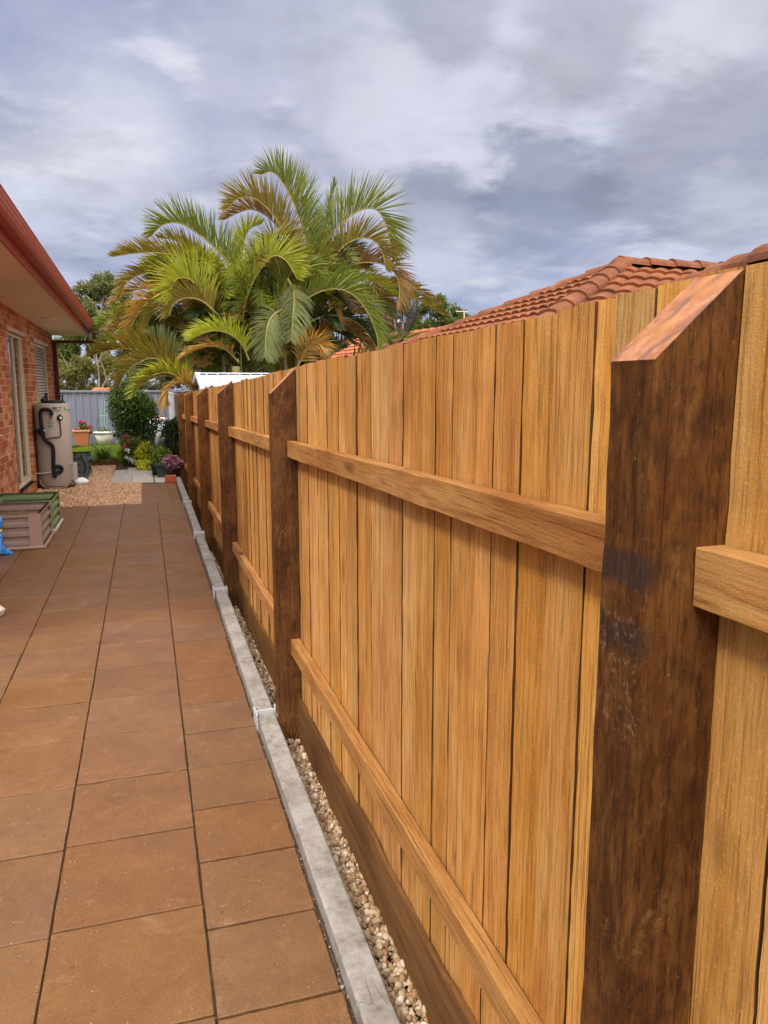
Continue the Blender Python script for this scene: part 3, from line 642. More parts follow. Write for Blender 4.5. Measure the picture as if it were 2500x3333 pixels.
for (oa, ob, oz0, oz1) in OPEN:
    louvre = oa > 14
    fr = MB(); X0, X1 = XW-.115, XW-.065; t = .045
    fr.box((X0, oa+.004, oz0+.004), (X1, oa+t, oz1-.004)); fr.box((X0, ob-t, oz0+.004), (X1, ob-.004, oz1-.004)); fr.box((X0, oa+t, oz1-t), (X1, ob-t, oz1-.004)); fr.box((X0, oa+t, oz0+.004), (X1, ob-t, oz0+t))
    if not louvre:
        ms = (oa+ob)/2+.1
        fr.box((X0-.006, ms-.02, oz0+t), (X1-.012, ms+.02, oz1-t)); fr.box((X0-.006, ob-.13, oz0+t), (X1-.016, ob-.085, oz1-t)); fr.box((X0-.006, ms+.02, oz0+t), (X1-.016, ob-.13, oz0+.11))
    wo = fr.build('window', M_CREAM, house, bevel=.003, seg=1)
    if louvre:
        lv = MB(); zz_ = oz0+.06
        while zz_ < oz1-.07: lv.add([(X0+.005, oa+t, zz_+.045), (X0+.005, ob-t, zz_+.045), (X1-.004, ob-t, zz_), (X1-.004, oa+t, zz_), (X0+.0, oa+t, zz_+.038), (X0, ob-t, zz_+.038)], [(0, 1, 2, 3), (3, 2, 5, 4)]); zz_ += .052
        lv.build('louvre', M_SHUT, wo)
        MB().box((X0-.03, oa+.01, oz0), (X0-.02, ob-.01, oz1)).build('pane', M_SHUT, wo)
    else:
        MB().box((X0+.004, oa+t, oz0+t), (X0+.010, ob-t, oz1-t)).build('pane', M_GLASS, wo)
        cu = MB(); n = 60; vs = []
        for k in range(n):
            u = oa+.1+(ob-oa-.45)*k/(n-1); vs += [(X0-.07+.02*math.sin(k*1.1), u, oz0+.1), (X0-.07+.02*math.sin(k*1.1), u, oz1)]
        cu.add(vs, [(2*k, 2*k+2, 2*k+3, 2*k+1) for k in range(n-1)]); cu.build('curtain', M_CURT, wo)
    si = MB(); yy = oa-.06 if oz0 > .5 else oa
    while yy < ob+(.05 if oz0 > .5 else -.02):
        w2 = min(.108, ob+.06-yy); ov = .05 if oz0 > .5 else .0
        si.add([(XW-.11, yy, oz0-.005), (XW+ov+.004, yy, oz0-.085), (XW+ov+.004, yy+w2-.006, oz0-.085), (XW-.11, yy+w2-.006, oz0-.005), (XW-.11, yy, oz0-.10), (XW+ov-.004, yy, oz0-.165), (XW+ov-.004, yy+w2-.006, oz0-.165), (XW-.11, yy+w2-.006, oz0-.10)],
               [(0, 1, 2, 3), (1, 5, 6, 2), (0, 4, 5, 1), (3, 2, 6, 7), (4, 7, 6, 5)]); yy += .114
    si.build('sill', M_SILL if oz0 < .5 else M_BRICK, house)
gz_ = lambda y: (17.4-y)*.0088
gx_ = lambda y: .003*(17.4-y)
def extr(prof, y0, y1, name, m, n=12, closed=True, tilt=1):
    vs = []; fs = []; k = len(prof)
    for yy in np.linspace(y0, y1, n):
        for (x, z) in prof: vs.append((x+gx_(yy)*tilt, yy, z+gz_(yy)*tilt))
    for i in range(n-1):
        for q_ in range(k if closed else k-1): fs.append((i*k+q_, (i+1)*k+q_, (i+1)*k+(q_+1) % k, i*k+(q_+1) % k))
    if closed: fs += [tuple(range(k)), tuple(range((n-1)*k, n*k))[::-1]]
    return MB().add(vs, fs).build(name, m, house)
extr([(XW-.02, 2.70), (-1.046, 2.70), (-1.046, 2.73), (XW-.02, 2.73)], Y0H-.4, 17.36, 'soffit', M_SOFF)
extr([(-1.047, 2.672), (-1.026, 2.672), (-1.026, 2.90), (-1.047, 2.90)], Y0H-.4, 17.38, 'fascia', M_RED)
extr([(-1.024, 2.76), (-.93, 2.752), (-.908, 2.772), (-.902, 2.80), (-.907, 2.806), (-.902, 2.812), (-.90, 2.838), (-.905, 2.844), (-.90, 2.85), (-.897, 2.872), (-.903, 2.888), (-.895, 2.902), (-.908, 2.906), (-.915, 2.895), (-.913, 2.79), (-1.012, 2.776), (-1.012, 2.87), (-1.024, 2.87)], Y0H-.4, 17.42, 'gutter', M_RED)
sj = MB()
for yy in (6.9, 9.3, 11.7, 14.1, 16.5): sj.box((XW-.01, yy-.018, 2.695+gz_(yy)), (-1.05, yy+.018, 2.6985+gz_(yy)))
sj.build('soffit_joint_strip', M_SOFF, house)
rf = MB(); z0 = 2.905
rf.add([(-.96, Y0H-.4, z0+.12), (-.96, 17.42, z0), (-5.4, 17.42, 4.45), (-5.4, Y0H-.4, 4.57), (-9.8, 17.42, z0), (-9.8, Y0H-.4, z0+.12), (-1.02, Y0H-.4, z0+.07), (-1.02, 17.42, z0-.04), (-5.4, 17.42, 4.38), (-5.4, Y0H-.4, 4.50)],
       [(0, 1, 2, 3), (3, 2, 4, 5), (6, 9, 8, 7), (0, 6, 7, 1), (1, 7, 8, 2)]); rf.build('roof', M_TILE, house)
dp = MB()
yp = 17.22; c1 = on_y(306, 1100, yp); c2 = on_y(182, 1110, yp)
dp.box((c1[0]-.03, yp-.035, c1[2]-.12), (c1[0]+.045, yp+.035, c1[2]+.09)); dp.box((c2[0]+.06, yp-.035, c1[2]-.12), (c1[0]-.03, yp+.035, c1[2]-.055))
dp.box((XW+.004, yp-.045, -.02), (XW+.088, yp+.03, c1[2]-.06)); dp.box((XW+.088, yp-.035, c1[2]-.125), (c2[0]+.06, yp+.035, c1[2]-.055))
dp.build('downpipe', M_MAROON, house, bevel=.006)
v = on_z(160, 1037, 2.72); lg = MB(); lg.lathe([(0, -.028), (.11, -.028), (.125, -.018), (.13, 0)], (v[0], v[1], 2.70+gz_(v[1])), 24); lg.build('soffit_vent', M_SOFF, house)

# ================================================================== HOT WATER TANK
TC = np.array([-1.475, 13.72]); TR = .276
tank = thing('hot_water_tank', 'tall beige hot water cylinder with black lagged pipes against the brick wall', 'water heater', (TC[0], TC[1], 0))
tb = MB(); tb.lathe([(0, .035), (TR-.012, .035), (TR, .05), (TR, 1.355), (TR-.012, 1.378), (TR-.05, 1.392), (0, 1.40)], (TC[0], TC[1], 0), 56); tb.build('cylinder', M_TANK, tank)
MB().lathe([(0, .0), (TR+.01, .0), (TR+.012, .034), (0, .0345)], (TC[0], TC[1], -.01), 40).build('base_tray', M_BLK, tank)
def cyl(px, py, r):
    v = ray(px, py); a = v[0]**2+v[1]**2; o = CAMP[:2]-TC; b = 2*(o@v[:2]); c = o@o-r*r; D = b*b-4*a*c
    s_ = (-b-math.sqrt(max(D, 0)))/(2*a); p = CAMP+v*s_
    if D < 0:
        e = p[:2]-TC; p[:2] = TC+e/np.linalg.norm(e)*r
    return p
def smooth_path(P, n=6):
    P = [np.array(p) for p in P]; Q = []
    for i in range(len(P)-1):
        a, b, c, d_ = P[max(i-1, 0)], P[i], P[i+1], P[min(i+2, len(P)-1)]
        for k in range(n):
            t = k/n; Q.append(.5*((2*b)+(-a+c)*t+(2*a-5*b+4*c-d_)*t*t+(-a+3*b-3*c+d_)*t**3))
    Q.append(P[-1]); return Q
r5 = lambda a, b: (100+a/10.37, 1290+b/10.37); r7 = lambda a, b: (100+a/5.53, 1250+b/5.53)
lp = [cyl(*r5(*p), TR+.034) for p in ((712, 640), (690, 530), (610, 452), (490, 440), (370, 452), (325, 560), (340, 800), (362, 1000), (375, 1150), (395, 1300))]
MB().tube(smooth_path(lp), .0275, 12).build('lagged_pipe', M_LAG, tank)
lp2 = [cyl(*r7(*p), TR+.036) for p in ((215, 900), (240, 980), (310, 1045), (385, 1105), (408, 1200), (412, 1350), (415, 1500), (425, 1585), (490, 1592), (548, 1570), (560, 1520), (515, 1482), (450, 1484))]
MB().tube(smooth_path(lp2), .029, 12).build('lagged_pipe', M_LAG, tank)
vb = MB(); p = cyl(*r5(375, 1200), TR+.05); vb.tube([p-[0, 0, .06], p+[0, 0, .06]], .045, 12); q_ = cyl(*r5(300, 1150), TR+.03); vb.tube([p, q_-[.08, 0, 0]], .03, 10)
p = cyl(*r7(430, 1650), TR+.036); vb.tube([p-[0, 0, .03], p+[0, 0, .05]], .035, 10); vb.build('tempering_valve', M_LAG, tank)
p = cyl(*r5(468, 1155), TR+.10); MB().lathe([(0, .03), (.02, .03), (.022, 0), (0, 0)], p-[0, 0, .015], 14).build('valve_cap', M_CYAN, tank)
p = cyl(*r5(705, 690), TR+.034); MB().tube([p+[0, 0, .03], p-[0, 0, .02]], .02, 10).build('brass_elbow', M_BRASS, tank)
p = cyl(*r5(965, 725), TR); nrm = np.array([p[0]-TC[0], p[1]-TC[1], 0]); nrm /= np.linalg.norm(nrm)
rv = MB(); rv.tube([p, p+nrm*.05], .042, 16); rv.tube([p+nrm*.03+[0, 0, .0], p+nrm*.03+[0, 0, .065]], .012, 8); rv.build('relief_valve', M_BLK, tank)
MB().tube([p+nrm*.05, p+nrm*.062], .021, 14).build('relief_valve_cap', M_WHITE, tank)
cpth = [cyl(*r5(*q), TR+.02) for q in ((975, 800), (990, 900), (1005, 1050), (1028, 1250), (1022, 1320), (975, 1362), (760, 1392), (540, 1442))]
MB().tube(smooth_path(cpth), .010, 8).build('drain_pipe', M_COPPER, tank)
pth = [cyl(*r7(*q), TR+.025) for q in ((160, 1612), (260, 1605), (370, 1592))]; pth[0] = pth[0]-np.array([.1, 0, 0]); MB().tube(pth, .013, 8).build('inlet_pipe', M_PIPEW, tank)
pth = [cyl(*r7(*q), TR+.02) for q in ((165, 1720), (205, 1825), (330, 1872), (590, 1860), (680, 1812), (718, 1730))]; MB().tube(smooth_path(pth), .011, 8).build('power_conduit', M_BROWNP, tank)
def patch(corners, r, n=8):
    (x0, y0), (x1, y1) = corners; vs = []
    for k in range(n+1):
        x = x0+(x1-x0)*k/n; vs += [cyl(*r5(x, y0), r), cyl(*r5(x, y1), r)]
    return vs, [(2*k, 2*k+2, 2*k+3, 2*k+1) for k in range(n)]
lb = MB()
lb.add(*patch(((565, 925), (800, 1115)), TR+.0015), 0)
for (a, b, c_, d_) in ((725, 360, 885, 440), (930, 365, 1050, 400), (725, 455, 1000, 475), (740, 490, 1060, 500), (730, 515, 960, 525)): lb.add(*patch(((a, b), (c_, d_)), TR+.0015), 1)
for (a, b, c_, d_) in ((570, 900, 790, 914), (600, 850, 760, 872), (595, 970, 640, 1040), (670, 985, 740, 1030), (600, 1075, 720, 1082)): lb.add(*patch(((a, b), (c_, d_)), TR+.003), 1)
for (a, b, c_, d_) in ((1125, 365, 1160, 470), (1160, 430, 1200, 470), (1200, 440, 1330, 460), (1215, 480, 1320, 505)): lb.add(*patch(((a, b), (c_, d_)), TR+.0015), 2)
lb.build('label_sheet', [M_LBL, M_LBLD, M_TEAL], tank)
c = cyl(*r7(740, 1570), TR); bx = MB(); e = np.array([c[0]-TC[0], c[1]-TC[1]]); e /= np.linalg.norm(e); tx = np.array([-e[1], e[0], 0]); nx = np.array([e[0], e[1], 0])
bx.obox(c+nx*.02, tx*.062, nx*.05, np.array([0, 0, .14])); bx.build('element_cover', M_TANK, tank, bevel=.008)
tp = MB(); c = np.array([TC[0]+.03, TC[1]-.05, 1.40]); tp.lathe([(0, .035), (.17, .035), (.185, .02), (.185, 0)], c, 20); tp.tube([c+[-.08, -.1, .03], c+[-.085, -.1, .16]], .022, 8); tp.tube([c+[.15, -.06, .03], c+[.16, -.06, .12], c+[.10, -.06, .09]], .016, 8); tp.tube([c+[-.15, -.08, .03], c+[-.1, -.13, .06]], .04, 8)
tp.build('top_fitting', M_BLK, tank)
bt = MB(); p = cyl(*r7(690, 1800), TR+.015); bt.tube([p, p+nx*.03], .016, 8); bt.build('drain_plug', M_BRASS, tank)

# ================================================================== RAISED BEDS AND BAG (left)
def corr(m, A, B, h, n_w=3.5, depth=.011, mi=0, inward=None, z0=.02):
    """horizontally corrugated sheet from ground point A to B"""
    A = np.array([A[0], A[1], 0.]); B = np.array([B[0], B[1], 0.]); t = (B-A)/np.linalg.norm(B-A); nrm = np.array([t[1], -t[0], 0])
    rows = []; prof = []; per = h/n_w
    for k in range(int(n_w)+1):
        for u, dd in ((.0, 0), (.18, 1), (.5, 1), (.68, 0)):
            z = (k+u)*per
            if z <= h: prof.append((z, dd))
    prof.append((h, 0)); vs = []
    for z, dd in prof:
        for P in (A, B): vs.append(P+nrm*depth*(dd-.5)*2+[0, 0, z+z0])
    for z, dd in prof:
        for P in (A, B): vs.append(P+nrm*(depth*(dd-.5)*2-.004)+[0, 0, z+z0])
    k = len(prof); fs = [(2*i, 2*i+1, 2*i+3, 2*i+2) for i in range(k-1)]+[(2*k+2*i, 2*k+2*i+2, 2*k+2*i+3, 2*k+2*i+1) for i in range(k-1)]+[(2*k-2, 2*k-1, 4*k-1, 4*k-2)]
    m.add(vs, fs, mi)
def bed(name, label, x0, x1, y0, y1, h, m_wall, m_post, m_pipe, fill, fm, nw=3.5):
    t = thing(name, label, 'raised bed', ((x0+x1)/2, (y0+y1)/2, 0), 'corrugated raised garden beds')
    for A, B in (((x0, y0), (x1, y0)), ((x1, y0), (x1, y1)), ((x1, y1), (x0, y1)), ((x0, y1), (x0, y0))):
        m = MB(); corr(m, A, B, h, nw); m.build('side_panel', m_wall, t)
    for (x, y, sx_, sy_) in ((x0, y0, 1, 1), (x1, y0, -1, 1), (x1, y1, -1, -1), (x0, y1, 1, -1)):
        m = MB(); e = .016; L = .105
        m.box((min(x-sx_*e, x+sx_*L), min(y-sy_*e, y-sy_*(e-.004)), .01), (max(x-sx_*e, x+sx_*L), max(y-sy_*e, y-sy_*(e-.004)), h+.025))
        m.box((min(x-sx_*e, x-sx_*(e-.004)), min(y-sy_*(e-.004), y+sy_*.05), .01), (max(x-sx_*e, x-sx_*(e-.004)), max(y-sy_*(e-.004), y+sy_*.05), h+.025))
        m.build('corner_post', m_post, t)
    if m_pipe:
        b = MB(); g = .035; b.tube([(x0, y0-g, .018), (x1+g-.004, y0-g, .018)], .018, 10); b.build('foot_pipe', m_pipe, t)
        b = MB(); b.tube([(x1+g, y0-g, .019), (x1+g, y1-.03, .019)], .018, 10); b.build('foot_pipe', m_pipe, t)
    v = []; n = 9; b = MB()
    for i in range(n):
        for j in range(n): v.append((x0+.02+(x1-x0-.04)*i/(n-1), y0+.02+(y1-y0-.04)*j/(n-1), fill+jit(.018)))
    b.add(v, [(i*n+j, (i+1)*n+j, (i+1)*n+j+1, i*n+j+1) for i in range(n-1) for j in range(n-1)]); b.build('soil_fill', fm, t)
    return t
bb = bed('raised_bed', 'brown corrugated steel raised bed in front, half filled with straw mulch', -1.70, -1.10, 8.45, 9.31, .345, M_BROWNP, M_BROWND, M_BROWND, .24, M_STRAW)
gb = bed('raised_bed', 'green corrugated steel raised bed behind the brown one', -1.72, -1.095, 9.40, 10.18, .345, M_GREENP, M_GREENP, M_PIPEW, .13, M_SOIL)
sb = bed('raised_bed', 'dark slate corrugated raised bed behind the hot water tank', -1.72, -1.07, 14.75, 15.75, .40, M_GREYP, M_GREYP, None, .34, M_SOIL)
n = 260; T = np.stack([RNG.uniform(-1.66, -1.3, n), RNG.uniform(8.5, 9.2, n), RNG.uniform(.245, .29, n)], 1)
sv, sf = inst([(-.05, -.0015, 0), (.05, -.0015, .01), (.05, .0015, .01), (-.05, .0015, 0)], [(0, 1, 2, 3)], rrot(n), T)
o = bulk('straw', sv, sf, M_STRAW, bb); o['kind'] = 'stuff'
tb_ = tag(MB().box((-1.30, 10.30, -.01), (-1.18, 10.95, .11)).build('timber_block', M_PIPEW, bevel=.008), 'weathered grey timber offcut lying behind the green raised bed', 'timber')
# potting mix bag: pillow with printed bands
def _bag(t, b):
    co = t.coord(); x, y, z = t.sep(co); n = t.noise(co, 16, 4, .65, .8)
    col = t.mix((.012, .17, .55), (.05, .30, .70), t.ramp(n, [(.4, 0.), (.7, 1.)]))
    pic = t.ramp(n, [(.32, (.02, .10, .015)), (.42, (.10, .28, .04)), (.5, (.70, .66, .50)), (.56, (.55, .20, .05)), (.66, (.08, .22, .03))])
    inp = t.math('MULTIPLY', t.ramp(x, [(.085, 1.), (.095, 0.)]), t.math('MULTIPLY', t.ramp(z, [(.10, 0.), (.12, 1.)]), t.ramp(z, [(.215, 1.), (.23, 0.)])))
    col = t.mix(col, pic, inp)
    col = t.mix(col, (.035, .04, .05), t.math('MULTIPLY', t.ramp(x, [(.07, 1.), (.1, 0.)]), t.ramp(z, [(.09, 1.), (.105, 0.)])))
    yb = t.ramp(t.math('ABSOLUTE', t.math('SUBTRACT', z, .245)), [(.009, 1.), (.011, 0.)]); col = t.mix(col, (.80, .68, .02), yb)
    yb = t.ramp(t.math('ABSOLUTE', t.math('SUBTRACT', z, .268)), [(.009, 1.), (.011, 0.)]); col = t.mix(col, (.05, .09, .02), yb)
    # rows of small white print down the right-hand side
    pr = t.math('MULTIPLY', t.ramp(t.math('FRACT', t.math('MULTIPLY', z, 48)), [(.45, 0.), (.5, 1.)], 'CONSTANT'), t.ramp(t.noise(t.mapping(co, (1, 1, .15)), 80, 2), [(.48, 0.), (.54, 1.)]))
    pr = t.math('MULTIPLY', pr, t.math('MULTIPLY', t.ramp(x, [(.11, 0.), (.112, 1.)]), t.math('MULTIPLY', t.ramp(x, [(.145, 1.), (.147, 0.)]), t.ramp(z, [(.215, 1.), (.22, 0.)]))))
    col = t.mix(col, (.72, .78, .85), t.math('MULTIPLY', pr, .8))
    t.put(b.inputs['Base Color'], col); t.put(b.inputs['Normal'], t.bump(t.noise(co, 22, 4, .6, .6), .6, .012))
M_BAG = mat('printed_bag_plastic', _bag, .32, .5)
BC = np.array([-1.575, 8.18, 0]); bag = thing('potting_mix_bag', 'blue printed plastic bag of potting mix leaning on the brown raised bed', 'bag', BC)
nu, nv = 26, 22; vs = []
for sgn in (-1, 1):
    for j in range(nv):
        w_ = j/(nv-1); zz_ = .375*w_
        hw = .165+.10*max(0, 1-w_*4)**1.5-.012*w_+.006*math.sin(w_*9)
        for i in range(nu):
            u = -1+2*i/(nu-1); th = .075*max(0, (1-abs(u)**2.6))**.7*max(0, (1-abs(2*w_-1)**4))**.6*(1.15-.4*w_)
            vs.append(BC+[u*hw, sgn*th+.10*w_+.006*math.sin(u*7+w_*11)+(.02*abs(u) if w_ < .1 else 0), zz_+.008+.008*math.sin(u*6)*(w_ > .9)])
fs = []; K = nu*nv
for j in range(nv-1):
    for i in range(nu-1):
        a = j*nu+i; fs.append((a, a+1, a+nu+1, a+nu)); fs.append((K+a, K+a+nu, K+a+nu+1, K+a+1))
bgm = MB(); bgm.add(vs, fs, 0, True); bgm.build('bag_body', M_BAG, bag)
def text(body, size, loc, rotx, m, name, parent, rz=0):
    cu = bpy.data.curves.new(name, 'FONT'); cu.body = body; cu.size = size; cu.extrude = .0006; cu.align_x = 'RIGHT'
    o = bpy.data.objects.new(name, cu); COL.objects.link(o); bpy.context.view_layer.update()
    me = bpy.data.meshes.new_from_object(o.evaluated_get(bpy.context.evaluated_depsgraph_get())); bpy.data.objects.remove(o)
    me.materials.append(m); q = link(name, me, parent); q.location = Vector(loc)-Vector(parent.location); q.rotation_euler = (rotx, 0, rz); return q
text('MIX', .062, (BC[0]+.142, BC[1]+.012, .285), R(76), M_WHITE, 'lettering', bag)

# ================================================================== GARDEN AT THE BACK
# blue-grey steel boundary fence
bf = thing('steel_fence', 'slate blue corrugated steel boundary fence behind the lawn', 'fence', (-1.5, 22.9, 0))
def ribbed(m, A, B, z0, z1, per=.19, depth=.018):
    A = np.array([*A, 0.]); B = np.array([*B, 0.]); L = np.linalg.norm(B-A); t = (B-A)/L; nr = np.array([t[1], -t[0], 0]); vs = []; s_ = 0; pts = []
    while s_ < L:
        for u, dd in ((0, 0), (.5, 0), (.6, 1), (.9, 1)): pts.append((min(L, s_+u*per), dd))
        s_ += per
    for (u, dd) in pts:
        for z in (z0, z1): vs.append(A+t*u+nr*depth*dd+[0, 0, z])
    m.add(vs, [(2*i, 2*i+2, 2*i+3, 2*i+1) for i in range(len(pts)-1)])
for k in range(4):
    xa = -7.2+2.38*k; m = MB(); ribbed(m, (xa+.03, 22.9), (xa+2.35, 22.9), .0, 1.50); m.build('sheet_panel', M_BLUEF, bf)
    MB().box((xa+2.33, 22.86, 0), (xa+2.40, 22.95, 1.50)).build('post', M_BLUEF, bf, bevel=.006)
    MB().box((xa, 22.85, 1.501), (xa+2.38, 22.95, 1.56)).build('top_rail', M_BLUEF, bf, bevel=.008)
    MB().box((xa+.03, 22.87, .0), (xa+2.33, 22.89, .06)).build('bottom_rail', M_BLUEF, bf)
pf = thing('steel_fence', 'weathered pale grey corrugated side fence beyond the timber paling fence', 'fence', (.66, 18.5, 0))
m = MB(); ribbed(m, (.66, 23.2), (.64, 14.5), -.4, 1.47, .16, .02); m.build('sheet_panel', M_PALEF, pf)
MB().box((.63, 14.5, 1.471), (.69, 23.2, 1.51)).build('top_rail', M_PALEF, pf)
# lawn
n = 42000; bx_ = RNG.uniform(-6, -.15, n); by = RNG.uniform(17.75, 22.8, n)
H_ = RNG.uniform(.03, .085, n); ang = RNG.uniform(0, 6.28, n); ln = RNG.uniform(-.04, .04, (n, 2)); wd = .006
c_, s_ = np.cos(ang)*wd, np.sin(ang)*wd; P = np.stack([bx_, by, np.full(n, .05)], 1)
V = np.stack([P+np.stack([c_, s_, 0*c_], 1), P-np.stack([c_, s_, 0*c_], 1), P+np.stack([ln[:, 0], ln[:, 1], H_], 1)], 1).reshape(-1, 3)
o = bulk('lawn_grass', V, np.arange(3*n).reshape(-1, 3), M_GRASS); o['kind'] = 'stuff'; o['label'] = 'short bright green lawn in front of the blue steel fence'
MB().box((-7, 17.7, -.4), (-.12, 22.86, .052)).build('lawn_bed', flat('lawn_thatch', (.13, .19, .03), .95, .3, .1)).__setitem__('kind', 'structure')
ed = thing('garden_edging', 'dark timber sleepers edging the front of the lawn', 'edging', (-1, 17.55, 0))
for (xa, xb, ya, yb) in ((-2.8, -1.35, 17.75, 17.70), (-1.34, -.52, 17.66, 17.52)):
    m = MB(); m.add([(xa, ya-.05, -.02), (xb, yb-.05, -.02), (xb, yb+.06, -.02), (xa, ya+.06, -.02), (xa, ya-.05, .10), (xb, yb-.05, .10), (xb, yb+.06, .10), (xa, ya+.06, .10)], [(0, 3, 2, 1), (4, 5, 6, 7), (0, 1, 5, 4), (1, 2, 6, 5), (2, 3, 7, 6), (3, 0, 4, 7)])
    m.build('timber_sleeper', M_TIMB, ed, bevel=.008)
be = thing('brick_edging', 'short row of brown edging bricks beside the flower bed', 'edging', (-.42, 17.2, 0))
for k in range(3): MB().box((-.48+.13*k, 17.25-.16*k, -.01), (-.37+.13*k, 17.46-.16*k, .11+jit(.01))).build('brick', M_RED2, be, bevel=.01)

# ---- foliage tools
LEAF = np.array([(0, 0, 0), (.32, .42, .06), (0, 1, -.05), (-.32, .42, .06)], float)
LF = np.array([(0, 1, 2, 3)])
def leaves(n, centres, radii, size, up=0.0, shell=.55, aspect=1.0):
    """n leaf quads spread through a set of blobs"""
    C_ = np.asarray(centres, float); r_ = np.asarray(radii, float); r_ = r_ if r_.ndim == 2 else np.stack([r_]*3, 1)
    p_ = r_.prod(1)**(2/3); idx = RNG.choice(len(C_), n, p=p_/p_.sum()); dv = RNG.normal(size=(n, 3)); dv /= np.linalg.norm(dv, axis=1)[:, None]
    rr = RNG.uniform(shell**3, 1, n)**(1/3)*RNG.uniform(.75, 1.12, n); T = C_[idx]+dv*rr[:, None]*r_[idx]
    M_ = rrot(n)*RNG.uniform(.6, 1.3, (n, 1, 1))*size
    if up: M_[:, 2, 1] = np.abs(M_[:, 2, 1])*up+M_[:, 2, 1]*(1-up)
    b = LEAF.copy(); b[:, 0] *= aspect
    return inst(b, LF, M_, T)
def blobs(c, r, n, rad, flat_=.8):
    out = []
    for _ in range(n):
        dv = RNG.normal(size=3); dv /= np.linalg.norm(dv); out.append(np.array(c)+dv*np.array(r)*RNG.uniform(.25, .95))
    return np.array(out), RNG.uniform(rad*.6, rad*1.25, n)
def foliage(name, parts, mats, parent):
    Vs, Fs, mi = [], [], []; k = 0
    for (v, f), m in parts: Vs.append(v); Fs.append(f+k); mi += [m]*len(f); k += len(v)
    return bulk(name, np.concatenate(Vs), np.concatenate(Fs), mats, parent, mi=mi)
def bush(name, label, cat, base, parts, mats, stems=4, sr=.012, top=.4, smat=None, group=None, fname='foliage'):
    t = thing(name, label, cat, base, group); foliage(fname, parts, mats, t)
    if stems:
        m = MB()
        for k in range(stems):
            a = random.uniform(0, 6.28); l = top*random.uniform(.6, 1); m.tube([base, (base[0]+.12*l*math.cos(a), base[1]+.12*l*math.sin(a), base[2]+l*.5), (base[0]+.4*l*math.cos(a), base[1]+.4*l*math.sin(a), base[2]+l)], [sr, sr*.8, sr*.4], 6)
        m.build('stem', smat or M_BARKD, t)
    return t
# tall clipped shrub
c = on_y(437, 1360, 20.4)
cs = []; rs = []
for k, (px, py, rx) in enumerate(((395, 1300, .40), (410, 1285, .42), (440, 1330, .60), (460, 1370, .62), (425, 1350, .62), (450, 1410, .52), (420, 1400, .50), (440, 1445, .40), (385, 1330, .34), (470, 1330, .42), (400, 1270, .34), (425, 1310, .5))):
    p = on_y(px, py, 20.4+jit(.25)); cs.append(p); rs.append(rx*.80)
base = (c[0], 20.4, 0.0)
bush('clipped_shrub', 'tall dark green clipped shrub in front of the blue steel fence', 'shrub', base,
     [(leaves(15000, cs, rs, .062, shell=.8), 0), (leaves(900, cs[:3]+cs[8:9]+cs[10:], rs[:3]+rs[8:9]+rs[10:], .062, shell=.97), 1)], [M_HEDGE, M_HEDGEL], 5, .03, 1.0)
# terracotta pot of pink flowers
def pot(name, label, c, r0, r1, h, m, rim=None, sx=1, sy=1, square=False, parent=None, group=None):
    t = parent or thing(name, label, 'plant pot', c, group); n = 4 if square else 26; b = MB(); k = 1.3 if square else 1
    prof = [(0, 0), (r0*k, 0), (r1*k, h-.05), (r1*k, h-.05)]
    if square:
        vs = [];
        for (r, z) in ((r0, 0), (r1, h), (r1-.015, h), (r1-.03, h-.05)):
            vs += [(c[0]+i*r*sx, c[1]+j*r*sy, c[2]+z) for i, j in ((-1, -1), (1, -1), (1, 1), (-1, 1))]
        b.add(vs, [(0, 3, 2, 1)]+[(a*4+i, a*4+(i+1) % 4, a*4+4+(i+1) % 4, a*4+4+i) for a in range(3) for i in range(4)]+[(12, 13, 14, 15)])
    else: b.lathe([(0, 0), (r0, 0), (r1, h), (r1-.018, h), (r1-.03, h-.05), (0, h-.05)], c, 28, 0, True, sx, sy)
    b.build('pot_body', m, t)
    if rim:
        b = MB()
        if square:
            e = r1+.014; b.box((c[0]-e*sx, c[1]-e*sy, c[2]+h-.045), (c[0]+e*sx, c[1]-r1*sy-.0005, c[2]+h+.004)); b.box((c[0]-e*sx, c[1]+r1*sy, c[2]+h-.045), (c[0]+e*sx, c[1]+e*sy, c[2]+h+.004)); b.box((c[0]-e*sx, c[1]-r1*sy, c[2]+h-.045), (c[0]-r1*sx, c[1]+r1*sy, c[2]+h+.004)); b.box((c[0]+r1*sx, c[1]-r1*sy, c[2]+h-.045), (c[0]+e*sx, c[1]+r1*sy, c[2]+h+.004))
        else: b.lathe([(r1-.004, h-.05), (r1+.014, h-.048), (r1+.016, h+.002), (r1-.02, h+.004)], c, 28, 0, True, sx, sy)
        b.build('pot_rim', rim, t)
    b = MB(); b.lathe([(0, h-.035), (min(r1, r1)-.02, h-.04)], c, 16, 0, False, sx, sy); b.build('potting_soil', M_SOIL, t)
    return t
GY = 22.3
c = on_y(269, 1455, GY); c[2] = .05
tp_ = on_y(269, 1434, GY)[2]
p1 = pot('plant_pot', 'terracotta pot of pink flowers against the blue steel fence', c, .15, .205, .46, M_TERRA, M_TERRA2, square=True)
def at_y(px, py, Y): return on_y(px, py, Y)
r7p = lambda a, b, Y: on_y(100+a/5.53, 1250+b/5.53, Y)
cs = [r7p(*q, GY) for q in ((800, 900), (870, 880), (940, 820), (990, 900), (1030, 850), (900, 940), (930, 760), (920, 720), (1040, 800), (830, 860))]
pl = thing('flowering_plant', 'pink flowering plant growing in the terracotta pot', 'plant', (c[0], GY, .46))
foliage('foliage', [(leaves(420, cs, [.085]*len(cs), .085, shell=.3), 0), (leaves(60, cs[:4], [.08]*4, .08, shell=.3), 1)], [M_MIDL, M_LIME], pl)
fc = [r7p(*q, GY-.05) for q in ((890, 670), (955, 670), (920, 680), (1050, 760), (1075, 770), (770, 835), (840, 805), (945, 775))]
